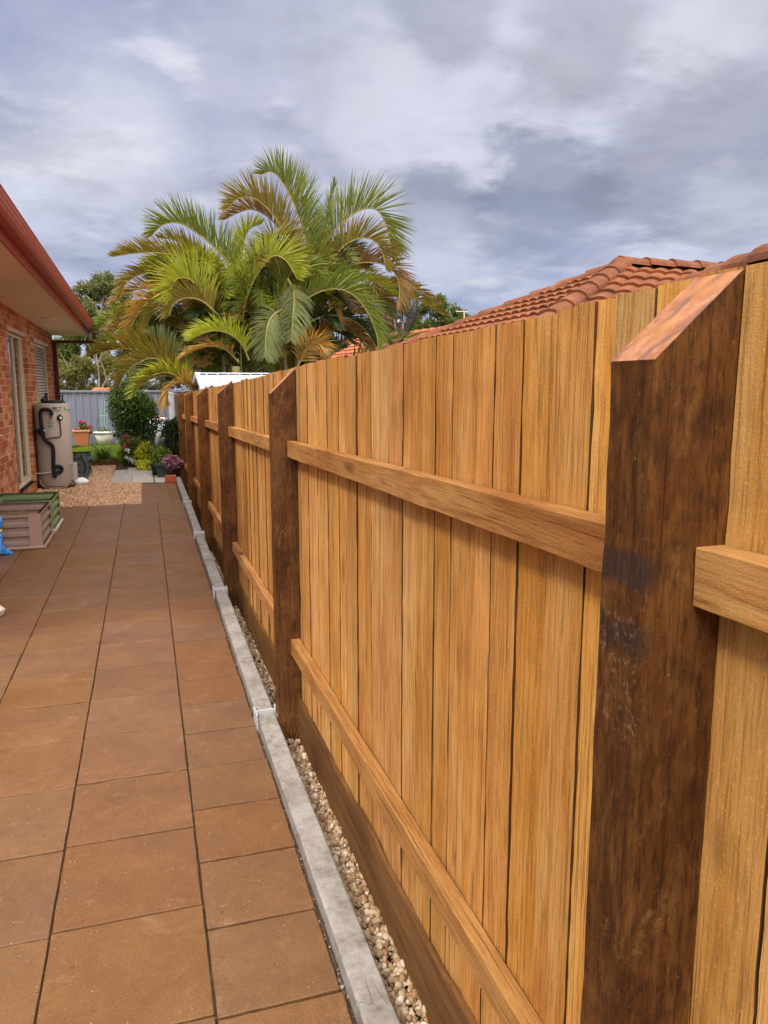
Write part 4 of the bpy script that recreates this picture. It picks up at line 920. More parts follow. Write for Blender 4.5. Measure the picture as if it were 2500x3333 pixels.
for q in fc:
    v_, f_ = leaves(26, [q], [.042], .045, shell=.2); bulk('blossom', v_, f_, M_PINKF, pl)
m = MB()
for q in cs: m.tube([(c[0], GY, .48), ((c[0]+q[0])/2+jit(.03), GY, (.48+q[2])/2), tuple(q)], .008, 5)
for q in fc: m.tube([tuple(q-[.02, 0, .18]), tuple(q)], .005, 5)
m.build('stem', M_STEM, pl)
# cream bowl with trellis
c = on_y(340, 1450, GY); c[2] = .05
p2 = pot('planter_bowl', 'cream oval planter bowl with a thin pale green trellis', c, .19, .262, .40, M_CREAMPOT, M_WHITE)
m = MB()
for q in ((1190, 1245, 590, 950), (1245, 1270, 270, 950), (1330, 1330, 270, 800), (1280, 1290, 280, 950), (1385, 1360, 300, 950)): m.tube([tuple(r7p(q[1], q[3], GY)), tuple(r7p(q[0], q[2], GY))], .007, 5)
for yy in (570, 795): m.tube([tuple(r7p(1235, yy, GY)), tuple(r7p(1390, yy-3, GY))], .007, 5)
m.build('trellis', flat('pale_teal_wire', (.36, .50, .50), .5), p2)
m = MB(); m.tube(smooth_path([r7p(1300, 950, GY-.02), r7p(1255, 880, GY-.02), r7p(1205, 790, GY-.03), r7p(1195, 600, GY-.03)]), .016, 6); m.tube(smooth_path([r7p(1385, 950, GY-.02), r7p(1420, 880, GY), r7p(1430, 830, GY)]), .014, 6)
m.build('stem', M_MIDL, p2); cs = [r7p(1245, 905, GY-.05), r7p(1380, 860, GY-.03), r7p(1300, 800, GY-.03)]
foliage('foliage', [(leaves(70, cs, [.09]*3, .07, shell=.2), 0)], [M_MIDL], p2)
# strap-leaved clump on the lawn edge
def straps(name, label, c, n, L, m, wd=.018, cat='plant', spread=1.0, droop=1.2):
    t = thing(name, label, cat, c); Vs = []; Fs = []; k = 0
    for i in range(n):
        a = random.uniform(0, 6.28); l = L*random.uniform(.55, 1.1); el = random.uniform(.35, 1.35)/spread; P = []; p = np.array(c, float)+[jit(.05), jit(.05), 0]; ns = 7
        side = np.array([-math.sin(a), math.cos(a), 0]); e = el
        for s_ in range(ns+1):
            w_ = wd*(1-(s_/ns)**2)*.5+.001; P += [p-side*w_, p+side*w_]; p = p+np.array([math.cos(a)*math.cos(e), math.sin(a)*math.cos(e), math.sin(e)])*l/ns; e -= droop/ns*random.uniform(.8, 1.3)
            p[2] = max(p[2], .02)
        Vs += P; Fs += [(k+2*q, k+2*q+1, k+2*q+3, k+2*q+2) for q in range(ns)]; k += len(P)
    bulk('foliage', np.array(Vs), np.array(Fs), m, t); return t
c = on_z(335, 1502, .06); straps('strap_leaf_plant', 'clump of arching strap leaves at the lawn edge', (c[0], c[1]+.25, .06), 190, .62, M_STRAP, .022)
# flower bed plants
Y = 16.6
P_ = lambda a, b, Y: on_y(220+a/4.1475, 1280+b/4.1475, Y)
def group_bush(name, label, pts, Y, rad, size, n, m, extra=None, mats=None, cat='plant', stems=5, top=.4, shell=.4):
    cs = [P_(a, b, Y+jit(.15)) for a, b in pts]; base = np.mean(cs, 0); base = (base[0], Y, 0.0); parts = [(leaves(n, cs, [rad]*len(cs), size, shell=shell), 0)]
    return bush(name, label, cat, base, parts, [m], stems, .012, top), cs
t, _ = group_bush('rose_bush', 'leafy green bush with white and pink flowers beside the lawn', ((780, 680), (850, 720), (900, 650), (940, 700), (800, 780), (880, 800), (960, 780), (830, 880), (900, 890), (760, 850), (930, 860), (780, 940)), 17.1, .13, .075, 1300, M_MIDL, stems=7, top=.75)
for (a, b) in ((820, 775), (808, 765), (875, 915), (850, 900), (795, 870)): v_, f_ = leaves(26, [P_(a, b, 16.75)], [.035], .045, shell=.2); bulk('blossom', v_, f_, M_WHITEF, t)
for (a, b) in ((770, 582), (785, 578), (760, 715), (820, 655)): v_, f_ = leaves(20, [P_(a, b, 16.9)], [.032], .04, shell=.2); bulk('blossom', v_, f_, M_PINKF, t)
group_bush('croton_bush', 'bright lime yellow bush standing between the white flowered bush and the pots', ((1060, 720), (1090, 760), (1020, 800), (970, 810), (1080, 820), (1050, 860), (1110, 880)), 16.7, .105, .085, 620, M_LIME, stems=5, top=.6)
group_bush('lime_groundcover', 'low rounded lime yellow plant beside the grey slabs', ((975, 955), (1020, 970), (1060, 960), (1000, 1000), (1050, 1010), (1090, 980)), 16.1, .095, .06, 700, M_LIME, stems=3, top=.15)
group_bush('leafy_plant', 'loose green plant with brownish gaps behind the black pot', ((1170, 800), (1190, 880), (1150, 900), (1200, 960), (1130, 960)), 16.6, .12, .075, 420, M_BUSHT, stems=5, top=.5)
# pots near the fence end
c = on_z(513, 1549, .0); p4 = pot('plant_pot', 'black round plastic plant pot left of the dark green trough', (c[0], c[1]+.1, 0), .085, .115, .22, M_BLK, M_BLK)
t, _ = group_bush('potted_plant', 'bushy green plant growing in the black round pot', ((1210, 830), (1240, 870), (1200, 900), (1230, 950), (1260, 800), (1280, 900)), 15.05, .10, .06, 650, M_MIDL, stems=4, top=.4)
c = on_z(538, 1556, 0); p5 = pot('plant_trough', 'dark green square plant trough between the black pot and the red brick', (c[0], c[1]+.2, 0), .13, .165, .26, M_GREENPOT, M_GREENPOT, square=True)
t, _ = group_bush('potted_plant', 'dark leafy plant growing in the dark green trough', ((1290, 960), (1330, 930), (1300, 880), (1350, 990), (1270, 980), (1340, 840), (1320, 1000)), 14.75, .11, .055, 750, M_BUSHT, stems=4, top=.4)
c = on_y(590, 1535, 14.65); p6 = pot('plant_pot', 'dark green pot half hidden behind the last fence post', (.44, 14.75, 0), .10, .14, .27, M_GREENPOT, M_GREENPOT, square=True)
t, cc = group_bush('coleus', 'plum and pink leaved plant at the end of the timber fence', ((1380, 900), (1430, 890), (1480, 920), (1400, 950), (1460, 950), (1510, 940), (1370, 940), (1440, 920), (1410, 1000)), 14.3, .085, .07, 520, M_COLEUS, stems=4, top=.3)
c = on_z(557, 1571, 0); tag(MB().box((c[0]-.10, c[1], 0), (c[0]+.09, c[1]+.10, .125)).build('loose_brick', M_RED2, bevel=.006), 'single orange red brick standing at the end of the paving', 'brick')
# tall feathery plant beside the fence end
cs = [on_y(480+a/7.136, 1250+b/7.136, 15.6+jit(.2)) for a, b in ((600, 950), (640, 1050), (560, 1080), (620, 1180), (680, 1150), (590, 1300), (650, 1320), (680, 1250), (600, 1420), (650, 1480), (690, 1420), (620, 1560), (690, 1560), (560, 1480), (660, 1650), (700, 1650), (480, 1080), (510, 1200))]
bush('leafy_plant', 'tall dark green narrow leaved plant beside the last fence post', 'plant', (.45, 15.6, 0), [(leaves(2100, cs, [.12]*len(cs), .14, shell=.1, aspect=.3), 0)], [M_DKL], 6, .012, 1.0)
cs = [on_y(480+a/7.136, 1250+b/7.136, 16.4+jit(.2)) for a, b in ((420, 1480), (480, 1560), (400, 1600), (350, 1560), (330, 1680), (450, 1700), (520, 1700), (280, 1700), (400, 1780))]
bush('leafy_plant', 'light olive green bushy plant in front of the white buckets', 'plant', (.2, 16.4, 0), [(leaves(1300, cs, [.13]*len(cs), .07, shell=.3), 0)], [M_MIDL], 6, .012, .6)
# buckets by the back fence
def bucket(px, py, Y, r, h, label, lidm, body, disc=None):
    c = on_y(px, py, Y); c[2] = .0; t = thing('bucket', label, 'bucket', c, 'buckets by the back fence')
    MB().lathe([(0, 0), (r*.86, 0), (r, h), (r-.01, h), (0, h-.01)], c, 26).build('bucket_body', body, t)
    MB().lathe([(r*.98, h-.05), (r+.03, h-.05), (r+.035, h+.03), (r-.02, h+.05), (0, h+.05)], c, 26).build('rim', lidm, t)
    if disc: MB().lathe([(0, h+.052), (r*.75, h+.052), (r*.75, h+.10), (0, h+.10)], c, 22).build('lid_disc', disc, t)
    m = MB(); m.tube([(c[0]+(r+.036)*math.cos(a), c[1]+(r+.036)*math.sin(a)*.9-.03, c[2]+h-.02-.10*math.sin(a-math.pi)) for a in np.linspace(math.pi, 2*math.pi, 12)], .006, 6); m.build('handle', M_BLK, t)
bucket(524, 1460, 21.5, .165, .80, 'white bucket with a round terracotta saucer on top', M_WHITE, flat('white_bucket', (.62, .68, .72), .5, .08), M_TERRA)
bucket(496, 1458, 21.9, .135, .70, 'smaller bluish bucket left of the white bucket', M_WHITE, flat('blue_white_bucket', (.42, .55, .70), .5, .4, .4, 0, 8), M_BROWND)
tag(MB().lathe([(0, 0), (.12, .0), (.15, .14), (.11, .22), (0, .23)], on_y(480, 1448, 21.7)*[1, 1, 0]+[0, 0, .22], 20).build('blue_tub', M_BLUE), 'bright blue plastic tub beside the shrub', 'tub')
tag(MB().lathe([(0, -.22), (.11, -.22), (.12, -.0), (0, .0)], on_y(480, 1448, 21.7)*[1, 1, 0]+[0, 0, .218], 12).build('tree_stump', M_BARKD), 'short stump under the blue tub', 'stump')
# beside the tank
c = on_z(262, 1577, 0); v_, f_ = ico(3); v_ = v_*[.135, .12, .075]; v_[:, 2] = np.clip(v_[:, 2], -.04, 1); v_ *= (1+.05*np.sin(v_[:, :1]*40)*np.cos(v_[:, 1:2]*33))
tag(bulk('plastic_bowl', v_+c+[0, .05, .042], f_, M_WHITE, smooth=True), 'white upturned plastic bowl on the gravel beside the tank', 'bowl')
def bigleaf(cn, L, W_, az, el, curl=.5):
    vs = []; n = 7
    for i in range(n):
        u = i/(n-1); wv = W_*math.sin(math.pi*min(1, u*.93+.05))**.7
        for j in (-1, -.5, 0, .5, 1):
            vs.append((j*wv*(1+.08*math.sin(i*3)), u*L, .10*abs(j)*wv-curl*L*u*u*.5))
    M_ = np.array(Matrix.Rotation(az, 3, 'Z')@Matrix.Rotation(el, 3, 'X')); V_ = np.array(vs)@M_.T+np.array(cn)
    return V_, np.array([(i*5+j, i*5+j+1, i*5+j+6, i*5+j+5) for i in range(n-1) for j in range(4)])
zu = thing('squash_plant', 'large dark leaved squash plant growing in the slate raised bed', 'plant', (-1.3, 15.2, .34))
m = MB()
for (px, py, L, Wd, az, el) in ((250, 1462, .34, .16, R(-70), R(20)), (258, 1487, .42, .18, R(-95), R(5)), (232, 1478, .35, .17, R(60), R(25)), (270, 1500, .30, .13, R(-100), R(-30)), (240, 1500, .32, .15, R(-150), R(0))):
    p = on_y(px, py, 15.0); v_, f_ = bigleaf(p-np.array([.12, 0, 0]), L, Wd, az, el); bulk('leaf', v_, f_, M_DKL, zu, smooth=True); m.tube([(-1.3, 15.2, .34), ((-1.3+p[0])/2, 15.1, p[2]*.8), tuple(p-[.12, 0, 0.01])], .011, 6)
m.tube(smooth_path([on_y(262, 1480, 14.72), on_y(274, 1505, 14.7), on_y(279, 1525, 14.7), on_y(272, 1540, 14.72)]), .012, 6); m.build('stem', M_DKL, zu)
sq = thing('variegated_plant', 'small cream and green variegated plant behind the green raised bed', 'plant', (-1.50, 10.6, 0))
for k in range(9):
    v_, f_ = bigleaf((-1.50+jit(.05), 10.62, .16), .19, .055, R(40*k), R(25+jit(15))); bulk('leaf', v_, f_, M_LIME if k % 3 else M_MIDL, sq, smooth=True)
MB().tube([(-1.50, 10.6, -.01), (-1.50, 10.62, .17)], .012, 6).build('stem', M_STEM, sq)

# ================================================================== PALM CLUMP
palm = thing('palm', 'large clump of golden cane palms with green and dry orange fronds behind the fence', 'palm', (2.0, 17.0, -.4))
K3 = 1.508
def P3(a, b, Y): return on_y(300+a/K3, 450+b/K3, Y)
def frond(path, m, L=.52, droop=.25, n=46, side=.62, vee=.75, face=False, gap=.0, wd=.0128):
    """leaflets along a rib given as 3-D points (base first)"""
    Q = np.array(smooth_path(path, 9)); seg = np.linalg.norm(np.diff(Q, axis=0), axis=1); s_ = np.concatenate([[0], np.cumsum(seg)]); tot = s_[-1]
    def at(u):
        x = u*tot; return np.array([np.interp(x, s_, Q[:, k]) for k in range(3)])
    Vs = []; Fs = []; k = 0
    chord = Q[-1]-Q[0]; mid = Q[len(Q)//2]; bow = mid-(Q[0]+Q[-1])/2
    if face: bow = np.array([.15, -1., .1])
    elif np.linalg.norm(bow) < .05: bow = np.array([0, -.3, .5])
    n = int(n*1.9); L = L*1.16*random.uniform(.95, 1.05)
    for i in range(n):
        u = .10+.90*(i+.5)/n; p = at(u); t = at(min(1, u+.02))-at(max(0, u-.02)); t /= np.linalg.norm(t)+1e-9
        nb = bow-t*(bow@t); nb /= np.linalg.norm(nb)+1e-9; sd = np.cross(t, nb)
        ll = L*(.35+.65*math.sin(math.pi*min(1, u*.80+.14)))*random.uniform(.88, 1.08)
        if u > .86: ll *= 1-(u-.86)*3.2
        if random.random() < gap: continue
        for sg in (-1, 1):
            fw = .55+.55*u
            dv = t*fw+nb*vee*random.uniform(.8, 1.15)+sd*sg*side*random.uniform(.7, 1.3)+RNG.normal(size=3)*.115; dv /= np.linalg.norm(dv)
            wv = np.cross(dv, nb*.6+sd*sg*-.8+t*.1); wv /= np.linalg.norm(wv)+1e-9
            drp = droop*random.uniform(.6, 1.7)+(.5 if random.random() < .06 else 0); ns = 4; q = p.copy(); dd = dv.copy(); pts = []
            for a in range(ns+1):
                w_ = wd*(.55, 1, .85, .5, .06)[a]; pts += [q-wv*w_, q+wv*w_]; q = q+dd*ll/ns; dd = dd+np.array([0, 0, -drp/ns]); dd /= np.linalg.norm(dd)
            Vs += pts; Fs += [(k+2*a, k+2*a+1, k+2*a+3, k+2*a+2) for a in range(ns)]; k += len(pts)
    rb = MB(); rb.tube(Q, list(np.linspace(.022, .005, len(Q))), 5); nv = len(Vs); off = len(Vs)
    V = np.concatenate([np.array(Vs), np.array(rb.v)]); F4 = [f for f in rb.f if len(f) == 4]
    Fc = np.concatenate([np.array(Fs), np.array(F4)+nv]); mi = [0]*len(Fs)+[1]*len(F4)
    return bulk('frond', V, Fc, [m, M_STEMO], palm, mi=mi)
def fr(pts, m, y0=17.0, y1=16.6, **kw):
    n = len(pts); frond([P3(a, b, y0+(y1-y0)*(i/(n-1))**1.3) for i, (a, b) in enumerate(pts)], m, **kw)
G, LM, OL, DK, PA, OR, BR = M_P_GREEN, M_P_LIME, M_P_OLIVE, M_P_DARK, M_P_PALE, M_P_ORANGE, M_P_BROWN
fr([(1075, 690), (1060, 560), (1030, 440), (985, 310), (930, 210), (880, 165), (832, 178)], G, 17, 17.2, L=.78, n=58, side=.3, vee=.8, droop=.08)
fr([(1010, 660), (985, 560), (930, 440), (850, 335), (780, 292), (710, 300), (668, 345)], OL, 17.2, 17.0, L=.70, n=54, side=.35, vee=.8, droop=.08, gap=.08)
fr([(1000, 640), (950, 500), (880, 400), (790, 350), (720, 365), (650, 400)], BR, 17.4, 17.4, L=.55, n=44, side=.4, gap=.15)
fr([(1100, 680), (1130, 580), (1170, 480), (1240, 405), (1320, 352), (1395, 352), (1440, 420), (1465, 520), (1475, 590)], G, 17, 16.8, L=.78, n=60, side=.3, vee=.85, droop=.1)
fr([(1120, 690), (1180, 590), (1250, 520), (1320, 488), (1385, 505), (1425, 560), (1440, 640)], OL, 16.9, 16.6, L=.62, n=54, side=.35, vee=.8, droop=.1)
fr([(1130, 560), (1150, 430), (1170, 330), (1188, 205)], G, 17.3, 17.4, L=.35, n=26, side=.2, vee=.3)
fr([(760, 760), (690, 640), (610, 545), (520, 470), (430, 418), (350, 425), (288, 482)], G, 17, 16.6, L=.66, n=54, side=.35, vee=.8, droop=.1)
fr([(700, 800), (600, 690), (500, 615), (400, 575), (300, 562), (200, 566), (103, 582)], OL, 16.9, 16.3, L=.50, n=54, side=.45, vee=.7, droop=.12)
fr([(620, 720), (560, 620), (470, 545), (400, 500), (330, 490)], OL, 17.1, 16.9, L=.42, n=40, side=.5, gap=.15)
fr([(735, 900), (755, 800), (790, 705), (850, 610), (900, 577), (950, 600), (985, 650), (1005, 690)], LM, 16.5, 15.9, L=.66, n=54, side=.25, vee=.95, droop=.05)
fr([(600, 860), (560, 790), (520, 730), (470, 690), (420, 690), (390, 730), (385, 795)], LM, 16.4, 15.9, L=.62, n=46, side=.25, vee=.9, droop=.05)
fr([(890, 960), (950, 860), (1040, 795), (1130, 750), (1220, 742), (1300, 785), (1360, 870), (1395, 960), (1405, 1030)], G, 16.3, 15.7, L=.58, n=62, side=.55, vee=.75, droop=.15)
fr([(960, 690), (985, 735), (992, 800), (985, 880), (978, 990)], PA, 16.2, 15.7, L=.50, n=40, side=1.1, vee=.1, droop=.7, face=True)
fr([(930, 840), (890, 868), (865, 910), (852, 980), (848, 1075)], PA, 16.0, 15.6, L=.46, n=38, side=1.1, vee=.15, droop=.7, face=True)
fr([(1010, 1120), (1035, 1060), (1070, 1015), (1110, 1005), (1150, 1040)], OR, 16.0, 15.6, L=.52, n=34, side=.7, vee=.5, droop=.5, face=True)
fr([(1160, 850), (1180, 830), (1200, 850), (1215, 890)], BR, 16.3, 16.2, L=.3, n=22, side=.8, vee=.3, droop=.8)
fr([(770, 1090), (740, 1020), (690, 970), (620, 945), (550, 955), (480, 990)], LM, 16.1, 15.5, L=.42, n=46, side=.6, vee=.7, droop=.3)
fr([(720, 1100), (660, 1040), (590, 1020), (510, 1035), (430, 1080)], OR, 16.2, 15.7, L=.38, n=40, side=.7, vee=.3, droop=.7, gap=.1)
fr([(470, 830), (400, 775), (320, 775), (245, 835), (195, 920), (175, 995)], OR, 16.6, 16.1, L=.55, n=46, side=.6, vee=.6, droop=.35)
fr([(440, 800), (370, 800), (320, 830), (280, 890), (250, 960)], OL, 16.4, 16.1, L=.5, n=40, side=.7, vee=.4, droop=.5)
fr([(620, 870), (540, 800), (460, 785), (400, 815), (380, 870)], OL, 16.3, 15.9, L=.48, n=44, side=.5, vee=.8, droop=.4)
fr([(1150, 680), (1240, 630), (1340, 610), (1430, 620), (1490, 670), (1510, 750), (1495, 830)], BR, 17, 16.5, L=.62, n=52, side=.6, vee=.55, droop=.35)
fr([(1150, 690), (1250, 650), (1350, 650), (1380, 720), (1375, 790)], BR, 17.1, 16.9, L=.4, n=30, side=.6, droop=.6, gap=.2)
fr([(450, 1150), (360, 1080), (270, 1045), (180, 1035), (90, 1040), (5, 1065)], OL, 16.2, 15.6, L=.55, n=54, side=.65, vee=.6, droop=.35)
fr([(450, 1150), (350, 1060), (240, 1000), (130, 990), (40, 1000)], G, 16.5, 16.0, L=.5, n=46, side=.6, vee=.5, droop=.35)
fr([(470, 1210), (390, 1120), (300, 1080), (220, 1105), (160, 1160), (130, 1225)], OL, 16.0, 15.4, L=.55, n=50, side=.6, vee=.7, droop=.3)
fr([(500, 1230), (440, 1150), (380, 1060), (330, 1000), (270, 965)], PA, 16.1, 15.9, L=.48, n=46, side=.7, vee=.5, droop=.2)
fr([(330, 980), (240, 915), (160, 888), (80, 900), (20, 945)], G, 16.6, 16.2, L=.45, n=44, side=.6, vee=.7, droop=.3)
fr([(560, 800), (460, 700), (360, 660), (250, 665), (170, 710), (135, 790)], OL, 16.9, 16.5, L=.46, n=50, side=.6, vee=.6, droop=.35, gap=.06)
fr([(520, 1260), (440, 1190), (360, 1165), (290, 1180), (220, 1230)], OL, 15.8, 15.2, L=.45, n=42, side=.6, vee=.6, droop=.4)
fr([(540, 1280), (470, 1215), (420, 1200), (380, 1225), (365, 1270), (370, 1310)], OR, 15.5, 15.0, L=.40, n=38, side=.7, vee=.2, droop=1.0)
fr([(520, 1270), (430, 1180), (350, 1150), (260, 1190), (200, 1270)], LM, 15.7, 15.1, L=.45, n=42, side=.6, vee=.6, droop=.45)
fr([(950, 760), (915, 640), (890, 540), (900, 480), (960, 490), (1010, 560), (1030, 620)], OL, 16.7, 16.3, L=.48, n=46, side=.5, vee=.7)
fr([(760, 760), (740, 640), (740, 540), (770, 450), (830, 420)], LM, 17.2, 17.2, L=.5, n=44, side=.5, vee=.6)
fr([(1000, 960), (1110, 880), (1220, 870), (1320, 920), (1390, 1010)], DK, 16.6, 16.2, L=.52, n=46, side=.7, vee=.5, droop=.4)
fr([(1020, 1060), (1130, 960), (1240, 940), (1330, 990), (1390, 1060)], BR, 16.7, 16.4, L=.5, n=44, side=.7, vee=.4, droop=.5)
fr([(960, 780), (1060, 680), (1160, 660), (1250, 690), (1310, 760)], G, 16.7, 16.3, L=.5, n=46, side=.5, vee=.7, droop=.2)
fr([(820, 860), (830, 720), (850, 640), (880, 700), (900, 800)], DK, 16.8, 16.5, L=.5, n=40, side=.8, vee=.3, droop=.5)
N_named = sum(1 for o in palm.children)
for k in range(30):      # younger fronds filling the crown
    left = k % 2; a0 = random.uniform(430, 640) if left else random.uniform(760, 1160); b0 = random.uniform(760, 900) if left else random.uniform(680, 860)
    s_ = (a0-(640 if left else 950))/260+jit(.45); L_ = random.uniform(140, 230); up_ = random.uniform(.7, 1.1)
    pts = [(a0, b0), (a0+s_*L_*.2, b0-L_*.55*up_), (a0+s_*L_*.5, b0-L_*.85*up_), (a0+s_*L_*.9, b0-L_*.85*up_), (a0+s_*L_*1.25, b0-L_*.55*up_)]
    fr(pts, random.choice((G, G, DK, OL, LM)), 17.3+jit(.4), 17.1+jit(.6), L=.46, n=34, side=.5, vee=.7, droop=.25)
for k in range(26):      # the low left flank
    a0 = random.uniform(330, 680); b0 = random.uniform(930, 1230); s_ = (a0-620)/330+jit(.4); L_ = random.uniform(130, 230); up_ = random.uniform(.5, 1.0)
    pts = [(a0, b0), (a0+s_*L_*.35, b0-L_*.55*up_), (a0+s_*L_*.8, b0-L_*.8*up_), (a0+s_*L_*1.25, b0-L_*.7*up_), (a0+s_*L_*1.6, b0-L_*.35*up_)]
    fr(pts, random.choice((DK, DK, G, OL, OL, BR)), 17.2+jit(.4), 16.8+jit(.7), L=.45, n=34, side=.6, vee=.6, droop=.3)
for k in range(26):      # more young fronds across the front of the clump
    a0 = random.uniform(600, 1120); b0 = random.uniform(760, 1020); s_ = (a0-850)/300+jit(.45); L_ = random.uniform(150, 270); up_ = random.uniform(.7, 1.15)
    pts = [(a0, b0), (a0+s_*L_*.2, b0-L_*.6*up_), (a0+s_*L_*.5, b0-L_*.95*up_), (a0+s_*L_*.95, b0-L_*1.0*up_), (a0+s_*L_*1.35, b0-L_*.72*up_)]
    fr(pts, random.choice((G, G, G, LM, OL, DK)), 17.0+jit(.4), 16.7+jit(.7), L=.5, n=38, side=.5, vee=.7, droop=.25)
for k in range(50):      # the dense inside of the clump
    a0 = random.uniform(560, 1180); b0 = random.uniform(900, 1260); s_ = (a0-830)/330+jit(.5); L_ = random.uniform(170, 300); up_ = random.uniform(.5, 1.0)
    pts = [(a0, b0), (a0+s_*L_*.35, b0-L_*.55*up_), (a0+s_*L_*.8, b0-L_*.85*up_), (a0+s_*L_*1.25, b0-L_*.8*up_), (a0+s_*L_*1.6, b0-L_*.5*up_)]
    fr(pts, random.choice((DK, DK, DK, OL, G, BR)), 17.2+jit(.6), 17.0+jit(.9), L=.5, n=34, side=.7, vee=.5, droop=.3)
# the 100 fronds that show most stay parts; the ones buried inside the clump become one part
fronds = [o for o in COL.objects if o.parent == palm and o.name.startswith('frond')]; fronds.sort(key=lambda o: int(o.name.split('.')[1]) if '.' in o.name else 0)
e_, c_, l_, f_, i_ = fronds[:N_named], fronds[N_named:N_named+30], fronds[N_named+30:N_named+56], fronds[N_named+56:N_named+82], fronds[N_named+82:]
order = e_+f_+c_+l_+i_; inner = order[100:]; Vs, Fs, mi, mats_ = [], [], [], []; k = 0
for o in inner:
    me = o.data; v = np.empty(len(me.vertices)*3, np.float32); me.vertices.foreach_get('co', v); f = np.empty(len(me.loops), np.int32); me.loops.foreach_get('vertex_index', f)
    q = np.empty(len(me.polygons), np.int32); me.polygons.foreach_get('material_index', q)
    for m in me.materials:
        if m not in mats_: mats_.append(m)
    remap = np.array([mats_.index(m) for m in me.materials]); Vs.append(v.reshape(-1, 3)+np.array(palm.location, np.float32)); Fs.append(f.reshape(-1, 4)+k); mi.append(remap[q]); k += len(me.vertices)
for o in inner: me = o.data; bpy.data.objects.remove(o); bpy.data.meshes.remove(me)
bulk('frond', np.concatenate(Vs), np.concatenate(Fs), mats_, palm, mi=np.concatenate(mi))['kind'] = 'stuff'
for k in range(11):
    a0 = 560+k*52+jit(18); m = MB(); p = P3(a0+jit(25), 930+jit(40), 17.1+jit(.3)); g_ = np.array([p[0]+jit(.15), p[1], -.42]); m.tube([g_, (g_+p)/2+[jit(.08), 0, 0], p, p+[jit(.15), 0, .5]], [.06, .055, .05, .03], 8); m.build('cane', M_STEM, palm)
m = MB(); p = P3(702, 1175, 15.9); m.tube([(p[0], p[1], -.42), p+[0, 0, -.2], P3(705, 1120, 15.9)], [.10, .095, .085], 10); m.build('cane', M_STEM, palm)

# ================================================================== SHED BEYOND THE FENCE
sh = thing('garden_shed', 'small steel shed with a white ribbed roof just behind the timber fence', 'shed', (1.2, 14.6, -.4))
rl = on_y(640, 1219, 14.6); ne = on_y(667, 1266, 13.5); XL = rl[0]; zr = rl[2]; ze_ = 1.66; XRr = XL+2.6
m = MB(); yr, y0s, y1s = 14.6, 13.45, 15.75
m.box((XL+.06, y0s+.08, -.42), (XRr-.06, y1s-.08, ze_-.04)); m.add([(XL+.06, y0s+.08, ze_-.04), (XL+.06, y1s-.08, ze_-.04), (XL+.06, yr, zr-.05)], [(0, 1, 2)]); m.build('wall', M_SHEDW, sh)
m = MB(); vs = []; u = XL; cnt = 0; pts = []
while u < XRr:
    for du, dd in ((0, 0), (.155, 0), (.165, .022), (.185, .022), (.195, 0)): pts.append((u+du, dd))
    u += .20
for (x, dd) in pts: vs += [(x, y0s, ze_+dd), (x, yr, zr+dd), (x, y1s, ze_+dd)]
m.add(vs, [f for i in range(len(pts)-1) for f in ((3*i, 3*i+3, 3*i+4, 3*i+1), (3*i+1, 3*i+4, 3*i+5, 3*i+2))]); m.build('roof', M_SHEDR, sh)
m = MB(); e = .045
for (ya, za, yb, zb) in ((y0s-.01, ze_, yr, zr+.012), (yr, zr+.012, y1s, ze_)):
    m.add([(XL-.03, ya, za-e), (XL-.03, yb, zb-e), (XL-.03, yb, zb+.03), (XL-.03, ya, za+.03), (XL+.05, ya, za-e), (XL+.05, yb, zb-e), (XL+.05, yb, zb+.032), (XL+.05, ya, za+.032)], [(0, 1, 2, 3), (3, 2, 6, 7), (4, 7, 6, 5), (0, 4, 5, 1), (0, 3, 7, 4), (1, 5, 6, 2)])
m.build('barge_trim', M_SHEDT, sh)
m = MB(); m.box((XL, yr-.05, zr+.018), (XRr, yr+.05, zr+.036)); m.build('ridge_cap', M_SHEDT, sh)

# ================================================================== NEIGHBOURING TILED ROOFS
def tile_plane(e0, e1, r0, r1, course=.27, tw=.24, amp=.03, nu=8):
    """tiled slope: eave e0-e1, top edge r0-r1; barrel profile, stepped courses"""
    e0, e1, r0, r1 = map(lambda p: np.array(p, float), (e0, e1, r0, r1)); up_ = (r0+r1)/2-(e0+e1)/2; Lw = np.linalg.norm(e1-e0); Ls = np.linalg.norm(up_)
    n = np.cross(e1-e0, up_); n /= np.linalg.norm(n); n = n if n[2] > 0 else -n; nc = max(2, int(Ls/course)); ew = (e1-e0)/Lw; V = []; F = []
    base = 0
    for c in range(nc):
        v0, v1 = c/nc, (c+1.03)/nc; rows = []
        A0, B0 = e0+(r0-e0)*v0, e1+(r1-e1)*v0; A1, B1 = e0+(r0-e0)*min(v1, 1), e1+(r1-e1)*min(v1, 1)
        m_ = max(4, int(np.linalg.norm(B0-A0)/tw*nu))
        for i in range(m_+1):
            u = i/m_; P = A0+(B0-A0)*u; Q = A1+(B1-A1)*u
            s0 = (P-e0)@ew; s1 = (Q-e0)@ew; ph = jit(.002)
            w0 = amp*abs(math.sin(math.pi*s0/tw))**.8; w1 = amp*abs(math.sin(math.pi*s1/tw))**.8
            V += [P+n*(w0+.000), P+n*(w0+.042+ph), Q+n*(w1+.004)]
        for i in range(m_): b = base+3*i; F += [(b, b+3, b+4, b+1), (b+1, b+4, b+5, b+2)]
        base += 3*(m_+1)
    return V, F
